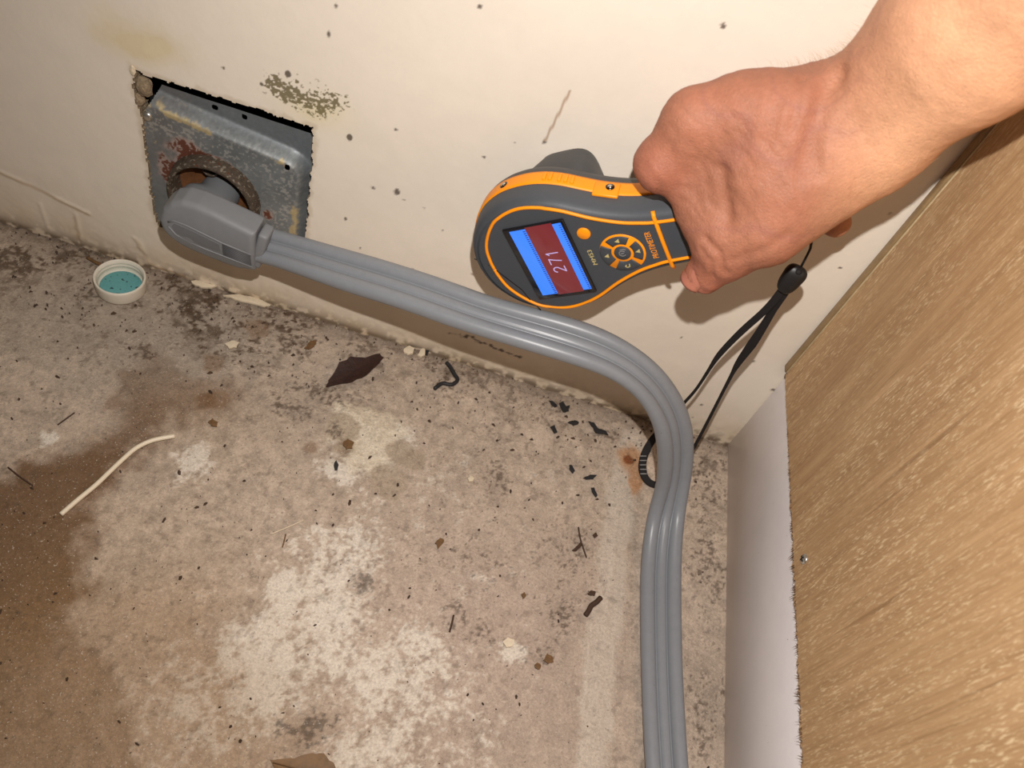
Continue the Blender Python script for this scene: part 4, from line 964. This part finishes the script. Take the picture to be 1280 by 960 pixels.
# thumbnail, seen edge-on at the thumb's tip
tdir = Vector(J['tt'] - J['ti']).normalized(); tup = (Vector(-RR) * .85 - Vector(fo) * .1 - Vector(UU) * .2); tup = (tup - tdir * tup.dot(tdir)).normalized(); tsd = tdir.cross(tup)
vs, fs = [], []
for i in range(9):
    for j in range(9):
        u, v = -1 + j / 4, i / 8
        a = u * 1.0; r = .0117 - .0012 * v * v + (.0003 if v > .85 else 0)
        vs.append(Vector(J['tt']) + tdir * (-.003 + .0125 * v - .002 * u * u * v) + tup * (r * math.cos(a) - .0006) + tsd * (r * math.sin(a) * .92))
for i in range(8):
    for j in range(8): fs.append((i * 9 + j, i * 9 + j + 1, (i + 1) * 9 + j + 1, (i + 1) * 9 + j))
nl = mesh_obj('thumbnail', vs, fs, M['nail'], person)
md = nl.modifiers.new('thick', 'SOLIDIFY'); md.thickness = .0006
# short hairs over wrist and the back of the hand
cand = np.where((near(P, w1 * .8 + J['pm'] * .2 + UU * .022, .026) > rng.random(len(P)) * 1.1) & ((nrm @ fo) < .35))[0]
pick = rng.choice(cand, min(330, len(cand)), replace=False)
vs, fs = [], []
dh = (J['mm'] - w1); dh /= np.linalg.norm(dh)
for i in pick:
    p, n_ = P[i], nrm[i]; d = dh * .5 + UU * .35 + n_ * .55 + (rng.random(3) - .5) * .7; d /= np.linalg.norm(d); L = .003 + .005 * rng.random()
    w_ = np.cross(d, fo); w_ /= np.linalg.norm(w_) + 1e-9; w_ = w_ * .000035
    m1 = p + d * L * .5 + n_ * .0004; m2 = p + d * L - n_ * .0006 + dh * .001; o = len(vs)
    vs += [p - w_, p + w_, m1 + w_ * .8, m1 - w_ * .8, m2]; fs += [(o, o + 1, o + 2, o + 3), (o + 3, o + 2, o + 4)]
mesh_obj('arm_hair', vs, fs, M['hair'], person, kind='stuff')

# ------------------------------------------------------------------ wrist lanyard
lan = empty('wrist_lanyard', (-0.0728, -0.0641, 0.2374)); tag(lan, 'black wrist lanyard hanging from the meter handle down behind the grey cord', 'lanyard'); lo_l = lan.location
def ribbon(name, keys, wpx, mat, parent, origin, thick=.0007, face=None):
    c = smooth1(catmull(keys, 8), 6); w = np.interp(np.linspace(0, 1, len(c)), np.linspace(0, 1, len(wpx)), wpx)
    T_ = np.gradient(c, axis=0); T_ /= np.linalg.norm(T_, axis=1)[:, None]
    vd = c - np.array(list(CAM_POS)); vd /= np.linalg.norm(vd, axis=1)[:, None]
    fc = np.array([face(i / (len(c) - 1)) for i in range(len(c))]) if face else np.zeros(len(c))
    b = np.cross(T_, vd); b /= np.linalg.norm(b, axis=1)[:, None]; nn_ = np.cross(b, T_)
    wv = b * np.cos(fc)[:, None] + nn_ * np.sin(fc)[:, None]; nv_ = np.cross(T_, wv)
    rg = [(-1, -.6), (-.85, -1), (.85, -1), (1, -.6), (1, .6), (.85, 1), (-.85, 1), (-1, .6)]
    vs = np.concatenate([(c + wv * (u * w)[:, None] + nv_ * v * thick)[:, None, :] for u, v in rg], 1).reshape(-1, 3) - np.array(list(origin)); k = 8
    i = np.arange(len(c) - 1)[:, None] * k + np.arange(k); j = np.arange(len(c) - 1)[:, None] * k + (np.arange(k) + 1) % k
    return mesh_obj(name, vs, np.stack([i, j, j + k, i + k], -1).reshape(-1, 4), mat, parent)
s1 = [(-0.0740, -0.0636, 0.2351), (-0.0735, -0.0631, 0.2201), (-0.0741, -0.0613, 0.2046), (-0.0763, -0.0575, 0.1816), (-0.0780, -0.0545, 0.1540), (-0.0764, -0.0517, 0.1345), (-0.0736, -0.0475, 0.1059), (-0.0737, -0.0437, 0.0804), (-0.0687, -0.0283, 0.0360), (-0.0731, -0.0354, 0.0180), (-0.0746, -0.0438, 0.0080), (-0.0735, -0.0551, 0.0040), (-0.0669, -0.0638, 0.0028), (-0.0552, -0.0635, 0.0025)]
ribbon('strap', s1, [.0024, .0024, .0022, .0022, .0019, .0012, .0010, .0012, .0022, .0030, .0032, .0032, .0028, .0026], M['softblack'], lan, lo_l, face=lambda t: .9 * sstep(.25, .45, t) - .9 * sstep(.5, .62, t))
s2 = [(-0.0720, -0.0640, 0.2350), (-0.0710, -0.0629, 0.2231), (-0.0692, -0.0606, 0.2084), (-0.0665, -0.0580, 0.1900), (-0.0645, -0.0560, 0.1724), (-0.0630, -0.0535, 0.1514), (-0.0604, -0.0512, 0.1354), (-0.0550, -0.0475, 0.1053), (-0.0490, -0.0445, 0.0696), (-0.0449, -0.0451, 0.0359), (-0.0418, -0.0443, 0.0040), (-0.0487, -0.0582, 0.0025), (-0.0559, -0.0645, 0.0025)]
ribbon('strap', s2, [.0024, .0024, .0022, .0026, .0030, .0022, .0014, .0011, .0012, .0014, .0026, .0028, .0026], M['softblack'], lan, lo_l, face=lambda t: .9 * sstep(.4, .52, t) - .8 * sstep(.75, .85, t))
bm = bmesh.new(); bmesh.ops.create_icosphere(bm, subdivisions=4, radius=1)
sa_, sb_ = Vector((-0.0720, -0.0616, 0.2460)), Vector((-0.0745, -0.0654, 0.2284)); sx = (sb_ - sa_); Ls = sx.length; sx.normalize(); sy = sx.cross(CAM_F).normalized(); sz = sx.cross(sy)
for v in bm.verts:
    p = v.co; f = lambda q, e: math.copysign(abs(q) ** e, q)
    x_, y_, z_ = f(p.x, .6), f(p.y, .75), f(p.z, .75)
    tp = 1 - .18 * x_
    v.co = (sa_ + sb_) / 2 + sx * (x_ * Ls * .52) + sy * (y_ * .0062 * tp) + sz * (z_ * .0042) - lo_l
sl_ = bm_obj('cord_slider', bm, M['black'] if False else material('black_slider', srgb(22, 20, 20), .45), lan)
tube('slider_button', [sa_ + sx * .004 - sz * 0 + (-CAM_F) * .0030 - lo_l, sa_ + sx * .004 - CAM_F * .0048 - lo_l], .0019, M['softblack'], lan, 14)
tube('thin_cord', [Vector(p) - lo_l for p in ((-0.0716, -0.0608, 0.2454), (-0.0724, -0.0605, 0.2521), (-0.0733, -0.0600, 0.2588), (-0.0768, -0.0601, 0.2674), (-0.0830, -0.0613, 0.2748))], .00075, M['softblack'], lan, 8)
for k in range(5):
    t = k / 4; p = Vector((-0.0760, -0.0449, 0.0090)).lerp(Vector((-0.0727, -0.0587, 0.0052)), t)
    tube('strap_stripe', [p - CAM_R * .0028 - CAM_F * .0012 - lo_l, p + CAM_R * .0028 - CAM_F * .0012 - lo_l], .0004, M['ridge'], lan, 6)

# ------------------------------------------------------------------ bottle cap lying open side up
def lathe(name, prof, mat, parent, seg=64):
    vs, fs = [], []; k = len(prof)
    for i in range(seg):
        a = 2 * math.pi * i / seg
        for r, z_ in prof: vs.append((r * math.cos(a), r * math.sin(a), z_))
    for i in range(seg):
        for j in range(k - 1): fs.append((i * k + j, ((i + 1) % seg) * k + j, ((i + 1) % seg) * k + j + 1, i * k + j + 1))
    return mesh_obj(name, vs, fs, mat, parent)
cap_c = Vector((-0.5071, -0.0288, 0.0010)); cap = empty('bottle_cap', cap_c); tag(cap, 'white plastic bottle cap with a teal liner lying open side up by the wall', 'cap')
lathe('shell', [(.0001, 0), (.0165, 0), (.0176, .0006), (.0182, .002), (.0186, .0110), (.0186, .0128), (.0180, .0134), (.0172, .0130), (.0170, .0112), (.0161, .0106), (.0168, .0098), (.0168, .0082), (.0160, .0076), (.0166, .0068), (.0165, .0018), (.0001, .0016)], M['cap'], cap)
lathe('liner', [(.0152, .0012), (.0152, .0030), (.0145, .0034), (.0001, .0034)], M['teal'], cap)

# ------------------------------------------------------------------ loose bits on the floor
def flake(name, poly, label, cat, mat, th=.0009, lift=.0012, curl=0.0, group=None, tilt=0.0, jag=0.0):
    c = np.mean(np.array(poly), 0); P_ = np.array(poly)[:, :2] - c[:2]
    # densify the outline and roughen it
    out = []
    for i in range(len(P_)):
        a, b = P_[i], P_[(i + 1) % len(P_)]
        for k in range(3): out.append(a + (b - a) * k / 3)
    out = np.array(out)
    if jag: out = out + (rng.random(out.shape) - .5) * jag
    ang = np.linalg.svd(P_)[2][0]
    def zf(p):
        u = p @ ang; v = p @ np.array([-ang[1], ang[0]]); return curl * (v * v) + tilt * v
    bm = bmesh.new(); n_ = len(out); top, bot_ = [], []; mid_t = []
    zmin = min(zf(p) for p in out)
    zmin = min(zmin, 0)
    for p in out:
        zz = zf(p) - zmin; top.append(bm.verts.new((p[0], p[1], zz + th))); bot_.append(bm.verts.new((p[0] * .96, p[1] * .96, zz)))
    for p in out * .5: mid_t.append(bm.verts.new((p[0], p[1], zf(p) - zmin + th * 1.15)))
    ce = bm.verts.new((0, 0, -zmin + th * 1.25)); cb = bm.verts.new((0, 0, -zmin + th * .1))
    for i in range(n_):
        j = (i + 1) % n_
        bm.faces.new((top[i], top[j], mid_t[j], mid_t[i])); bm.faces.new((mid_t[i], mid_t[j], ce)); bm.faces.new((bot_[i], cb, bot_[j])); bm.faces.new((bot_[i], bot_[j], top[j], top[i]))
    o = bm_obj(name, bm, mat, None, smooth=False); o.location = (c[0], c[1], c[2] + lift)
    return tag(o, label, cat, group)
flake('bark_chip', [(-0.3315, -0.0652, 0.0000), (-0.3313, -0.0578, 0.0000), (-0.3284, -0.0407, 0.0000), (-0.3224, -0.0324, 0.0000), (-0.3123, -0.0267, 0.0000), (-0.3021, -0.0182, 0.0000), (-0.2982, -0.0202, 0.0000), (-0.3007, -0.0324, 0.0000), (-0.3059, -0.0438, 0.0000), (-0.3140, -0.0536, 0.0000), (-0.3250, -0.0595, 0.0000)],
      'dark red-brown curled bark chip, largest loose piece on the concrete floor', 'chip', M['bark'], .0016, .0012, 30, jag=.0015)
lf = flake('dry_leaf', [(-0.2795, -0.3266, 0.0000), (-0.2741, -0.3258, 0.0000), (-0.2665, -0.3230, 0.0000), (-0.2576, -0.3182, 0.0000), (-0.2516, -0.3172, 0.0000), (-0.2443, -0.3204, 0.0000), (-0.2393, -0.3241, 0.0000), (-0.2386, -0.3323, 0.0000), (-0.2487, -0.3377, 0.0000), (-0.2627, -0.3379, 0.0000), (-0.2725, -0.3329, 0.0000)],
      'dried brown curled leaf lying on the floor at the edge of the photo', 'leaf', M['leaf'], .0010, .0015, 22, jag=.001)
tube('leaf_rib', [Vector(p) - lf.location for p in ((-0.2775, -0.3284, 0.0040), (-0.2648, -0.3285, 0.0048), (-0.2497, -0.3285, 0.0048), (-0.2398, -0.3295, 0.0040))], .0004, M['ochre'], lf, 6)
ws = tube('plastic_strip', [(0, 0, 0)] * 2, .001, M['offwhite']); bpy.data.objects.remove(ws)
wc = Vector((-0.4420, -0.1801, 0.0000)); wp = smooth1(catmull([(-0.4561, -0.2188, 0.0016), (-0.4514, -0.2057, 0.0016), (-0.4463, -0.1928, 0.0016), (-0.4420, -0.1785, 0.0018), (-0.4385, -0.1675, 0.0020), (-0.4352, -0.1591, 0.0022), (-0.4297, -0.1516, 0.0022), (-0.4236, -0.1465, 0.0020), (-0.4161, -0.1416, 0.0018)], 8), 4)
ws = tube('plastic_strip', [Vector(p) - wc for p in wp], .0016, M['offwhite'], None, 10); ws.location = wc
tag(ws, 'bent off-white thin plastic strip lying on the brown stained floor', 'strip')

BK, BR, OC, CRM = M['blackflake'], M['brownflake'], M['ochre'], M['cream']
flake('black_flake', [(-0.1226, -0.0212, 0.0000), (-0.1183, -0.0214, 0.0000), (-0.1130, -0.0253, 0.0000), (-0.1066, -0.0263, 0.0000), (-0.1049, -0.0290, 0.0000), (-0.1111, -0.0296, 0.0000), (-0.1152, -0.0302, 0.0000), (-0.1184, -0.0264, 0.0000)], 'largest jagged black flake in front of the cable bend', 'flake', BK, jag=.0014)
flake('black_flake', [(-0.1497, -0.0125, 0.0000), (-0.1467, -0.0088, 0.0000), (-0.1432, -0.0135, 0.0000), (-0.1407, -0.0109, 0.0000), (-0.1405, -0.0177, 0.0000), (-0.1444, -0.0199, 0.0000), (-0.1476, -0.0169, 0.0000)], 'black flake with a hooked end beside the baseline of the wall', 'flake', BK, jag=.001)
flake('black_flake', [(-0.1588, -0.0125, 0.0000), (-0.1553, -0.0121, 0.0000), (-0.1506, -0.0154, 0.0000), (-0.1524, -0.0178, 0.0000), (-0.1562, -0.0158, 0.0000)], 'slim black flake touching the hooked flake at the wall foot', 'flake', BK, jag=.001)
flake('black_flake', [(-0.1396, -0.0291, 0.0000), (-0.1360, -0.0253, 0.0000), (-0.1312, -0.0244, 0.0000), (-0.1303, -0.0265, 0.0000), (-0.1347, -0.0298, 0.0000)], 'flat black flake between the largest flake and an oval flake', 'flake', BK, jag=.001)
flake('black_flake', [(-0.1534, -0.0383, 0.0000), (-0.1504, -0.0355, 0.0000), (-0.1468, -0.0416, 0.0000), (-0.1492, -0.0433, 0.0000)], 'oval black flake left of the flat black flake', 'flake', BK, jag=.0006)
flake('black_flake', [(-0.1327, -0.0691, 0.0000), (-0.1308, -0.0684, 0.0000), (-0.1276, -0.0727, 0.0000), (-0.1292, -0.0755, 0.0000), (-0.1322, -0.0728, 0.0000)], 'black teardrop flake beyond the slender pointed flake', 'flake', BK, jag=.0006)
flake('black_flake', [(-0.1203, -0.0771, 0.0000), (-0.1156, -0.0725, 0.0000), (-0.1098, -0.0705, 0.0000), (-0.1120, -0.0750, 0.0000), (-0.1170, -0.0775, 0.0000)], 'slender pointed black flake lying crosswise near the pale scraped stripe', 'flake', BK, jag=.0005)
flake('black_flake', [(-0.1129, -0.0836, 0.0000), (-0.1104, -0.0828, 0.0000), (-0.1070, -0.0891, 0.0000), (-0.1081, -0.0909, 0.0000), (-0.1118, -0.0870, 0.0000)], 'thin black flake just nearer than the slender pointed flake', 'flake', BK, jag=.0005)
flake('black_flake', [(-0.3056, -0.1264, 0.0000), (-0.3048, -0.1233, 0.0000), (-0.3018, -0.1272, 0.0000), (-0.3011, -0.1313, 0.0000), (-0.3031, -0.1326, 0.0000)], 'leaf-shaped black flake on the cream patch of floor', 'flake', BK, jag=.0006)
flake('black_flake', [(-0.2688, 0.0023, 0.0000), (-0.2677, 0.0064, 0.0000), (-0.2650, 0.0011, 0.0000), (-0.2648, -0.0052, 0.0000), (-0.2671, -0.0043, 0.0000)], 'upright black flake at the foot of the wall by cream crumbs', 'flake', BK, jag=.0005, tilt=.4)
flake('brown_flake', [(-0.1208, -0.1418, 0.0000), (-0.1183, -0.1377, 0.0000), (-0.1153, -0.1320, 0.0000), (-0.1141, -0.1357, 0.0000), (-0.1172, -0.1407, 0.0000)], 'dark brown pointed flake against a thin stalk', 'flake', BR, jag=.0005)
flake('brown_flake', [(-0.1068, -0.1239, 0.0000), (-0.1046, -0.1211, 0.0000), (-0.1030, -0.1234, 0.0000), (-0.1052, -0.1262, 0.0000)], 'small dark brown flake left of the pale stripe', 'flake', BR, jag=.0005)
flake('brown_flake', [(-0.1054, -0.1713, 0.0000), (-0.1027, -0.1680, 0.0000), (-0.0990, -0.1688, 0.0000), (-0.0999, -0.1715, 0.0000), (-0.1040, -0.1721, 0.0000)], 'brown curled flake above the dark brown worm-like piece', 'flake', BR, jag=.0005)
flake('brown_flake', [(-0.2192, -0.1657, 0.0000), (-0.2174, -0.1607, 0.0000), (-0.2142, -0.1616, 0.0000), (-0.2143, -0.1662, 0.0000), (-0.2165, -0.1694, 0.0000)], 'lone ochre-brown flake in the middle of the floor', 'flake', OC, jag=.0012)
flake('ochre_flake', [(-0.3999, -0.1230, 0.0000), (-0.3979, -0.1194, 0.0000), (-0.3937, -0.1208, 0.0000), (-0.3927, -0.1248, 0.0000), (-0.3965, -0.1255, 0.0000)], 'ochre flake beside the brown water stain', 'flake', OC, jag=.001)
flake('ochre_flake', [(-0.1296, -0.2269, 0.0000), (-0.1276, -0.2218, 0.0000), (-0.1235, -0.2230, 0.0000), (-0.1224, -0.2265, 0.0000), (-0.1260, -0.2286, 0.0000)], 'ochre oval flake beside a black speck on the floor', 'flake', OC, jag=.0005)
flake('ochre_flake', [(-0.1351, -0.2316, 0.0000), (-0.1332, -0.2295, 0.0000), (-0.1301, -0.2308, 0.0000), (-0.1313, -0.2339, 0.0000), (-0.1342, -0.2336, 0.0000)], 'round ochre flake, nearest of the ochre pieces', 'flake', OC, jag=.0005)
flake('ochre_flake', [(-0.3046, -0.1087, 0.0000), (-0.3023, -0.1042, 0.0000), (-0.2972, -0.1046, 0.0000), (-0.2967, -0.1103, 0.0000), (-0.3009, -0.1125, 0.0000)], 'ochre flake on the grey ring in the cream patch', 'flake', OC, jag=.0012)
flake('ochre_flake', [(-0.1521, -0.1856, 0.0000), (-0.1502, -0.1832, 0.0000), (-0.1485, -0.1857, 0.0000), (-0.1504, -0.1887, 0.0000)], 'tiny round ochre flake alone on the bare floor', 'flake', OC, jag=.0005)
flake('ochre_flake', [(-0.3592, -0.0341, 0.0000), (-0.3569, -0.0253, 0.0000), (-0.3526, -0.0227, 0.0000), (-0.3522, -0.0278, 0.0000), (-0.3552, -0.0343, 0.0000)], 'ochre chip near the wall right of the bottle cap', 'flake', OC, jag=.001)
flake('cream_flake', [(-0.1586, -0.2225, 0.0000), (-0.1560, -0.2184, 0.0000), (-0.1514, -0.2188, 0.0000), (-0.1517, -0.2234, 0.0000), (-0.1558, -0.2251, 0.0000)], 'flat white paint flake on the floor centre', 'flake', CRM, jag=.0006)
flake('cream_flake', [(-0.2082, -0.1075, 0.0000), (-0.2063, -0.1047, 0.0000), (-0.2035, -0.1059, 0.0000), (-0.2041, -0.1090, 0.0000), (-0.2070, -0.1100, 0.0000)], 'small cream pebble-like flake in the floor middle', 'flake', CRM, .002)
flake('cream_flake', [(-0.2729, -0.0084, 0.0000), (-0.2719, -0.0017, 0.0000), (-0.2694, 0.0020, 0.0000), (-0.2669, -0.0051, 0.0000), (-0.2688, -0.0085, 0.0000)], 'cream paint crumb leaning by the upright black flake', 'flake', CRM, .0022, jag=.001)
flake('cream_flake', [(-0.2853, -0.0080, 0.0000), (-0.2823, -0.0013, 0.0000), (-0.2773, -0.0021, 0.0000), (-0.2766, -0.0072, 0.0000), (-0.2812, -0.0108, 0.0000)], 'cream paint crumb left of the upright black flake', 'flake', CRM, .0022, jag=.001)
flake('cream_flake', [(-0.4157, -0.0526, 0.0000), (-0.4119, -0.0477, 0.0000), (-0.4064, -0.0472, 0.0000), (-0.4064, -0.0523, 0.0000), (-0.4115, -0.0552, 0.0000)], 'cream paint crumb on dirt below the plug', 'flake', CRM, .0014, jag=.001)
flake('cream_flake', [(-0.4003, 0.0076, 0.0000), (-0.3861, 0.0091, 0.0000), (-0.3694, 0.0077, 0.0000), (-0.3575, 0.0044, 0.0000), (-0.3605, 0.0012, 0.0000), (-0.3794, 0.0016, 0.0000), (-0.3960, 0.0029, 0.0000)], 'long cream strip of peeled paint at the wall foot', 'flake', CRM, .0018, jag=.002)
flake('cream_flake', [(-0.4345, -0.0072, 0.0000), (-0.4239, -0.0007, 0.0000), (-0.4092, -0.0009, 0.0000), (-0.3968, -0.0021, 0.0000), (-0.4019, -0.0062, 0.0000), (-0.4211, -0.0079, 0.0000)], 'shorter cream strip of peeled paint at the wall foot below the plug', 'flake', CRM, .0018, jag=.002)
flake('cream_flake', [(-0.4636, -0.0030, 0.0000), (-0.4549, 0.0027, 0.0000), (-0.4428, 0.0005, 0.0000), (-0.4474, -0.0044, 0.0000), (-0.4572, -0.0059, 0.0000)], 'cream peeled paint piece right of the bottle cap', 'flake', CRM, .0018, jag=.0016)
def stick(name, pts, r, mat, label, cat='twig'):
    c = Vector(pts[len(pts) // 2]); o = tube(name, [Vector(p) - c for p in smooth1(catmull(pts, 5), 1)], r, mat, None, 7); o.location = c; return tag(o, label, cat)
stick('black_squiggle', [(-0.2486, -0.0057, 0.0020), (-0.2443, -0.0094, 0.0020), (-0.2395, -0.0155, 0.0022), (-0.2358, -0.0201, 0.0022), (-0.2397, -0.0266, 0.0020), (-0.2468, -0.0277, 0.0020), (-0.2517, -0.0353, 0.0018)], .0017, BK, 'black crooked squiggle of debris near the wall foot', 'debris')
stick('dark_worm', [(-0.0950, -0.1714, 0.0016), (-0.0981, -0.1761, 0.0018), (-0.1013, -0.1795, 0.0018), (-0.1026, -0.1835, 0.0018), (-0.1045, -0.1876, 0.0016)], .0019, BR, 'dark brown worm-like piece beside the pale stripe', 'debris')
stick('thin_stalk', [(-0.1184, -0.1206, 0.0012), (-0.1161, -0.1288, 0.0013), (-0.1126, -0.1365, 0.0013), (-0.1092, -0.1434, 0.0012)], .0006, BR, 'thin brown stalk beside the pointed brown flake')
stick('twig', [(-0.1950, -0.2133, 0.0012), (-0.1949, -0.2191, 0.0015), (-0.1951, -0.2252, 0.0012)], .0007, BR, 'short brown twig on pale floor below the centre')
stick('twig', [(-0.4847, -0.1454, 0.0010), (-0.4872, -0.1514, 0.0011), (-0.4899, -0.1579, 0.0010)], .0005, BR, 'dark twig above the white plastic strip')
stick('twig', [(-0.5018, -0.1973, 0.0010), (-0.4917, -0.2015, 0.0011), (-0.4816, -0.2049, 0.0010)], .0005, BR, 'dark twig lying on the brown stain')
stick('straw', [(-0.3109, -0.1761, 0.0012), (-0.3184, -0.1836, 0.0012), (-0.3283, -0.1930, 0.0012)], .0004, M['cream'], 'pale fine straw on the floor centre left', 'straw')
stick('straw', [(-0.3189, -0.1899, 0.0010), (-0.3181, -0.1953, 0.0012), (-0.3178, -0.1994, 0.0010)], .0005, M['ochre'], 'tiny ochre straw near the pale straw', 'straw')
stick('twig', [(-0.5434, -0.0098, 0.0012), (-0.5366, -0.0119, 0.0016), (-0.5295, -0.0134, 0.0016)], .0013, OC, 'brown splinter lying behind the bottle cap')

# uncountable crumbs of dirt
vs, fs = [], []; ncr = 0
while ncr < 1000:
    px_, py_ = -.62 + .62 * random.random(), -.40 * random.random() ** 1.35
    if random.random() > (1.0 if py_ > -.07 else .45) : continue
    if px_ > -.012: px_ = -.002 - .05 * random.random()
    if px_ > -.085 and px_ < -.028 and py_ < -.045: continue
    r_ = .0003 + .0011 * random.random() ** 4; a = random.random() * 6.28; e_ = 1 + 1.2 * random.random(); o = len(vs)
    for k in range(5):
        t = a + 1.2566 * k; rx, ry_ = r_ * e_ * math.cos(1.2566 * k), r_ * math.sin(1.2566 * k) * (.6 + .5 * random.random())
        vs.append((px_ + rx * math.cos(a) - ry_ * math.sin(a), py_ + rx * math.sin(a) + ry_ * math.cos(a), -.0006))
    vs.append((px_, py_, .0009 + r_ * .9))
    for k in range(5): fs.append((o + k, o + (k + 1) % 5, o + 5))
    ncr += 1
cr_ = mesh_obj('dirt_crumbs', vs, fs, material('dirt_crumb', srgb(74, 56, 42), .85, var=.6, vscale=35), smooth=False, kind='stuff')
tag(cr_, 'scattered dark dirt crumbs over the concrete floor', 'dirt')
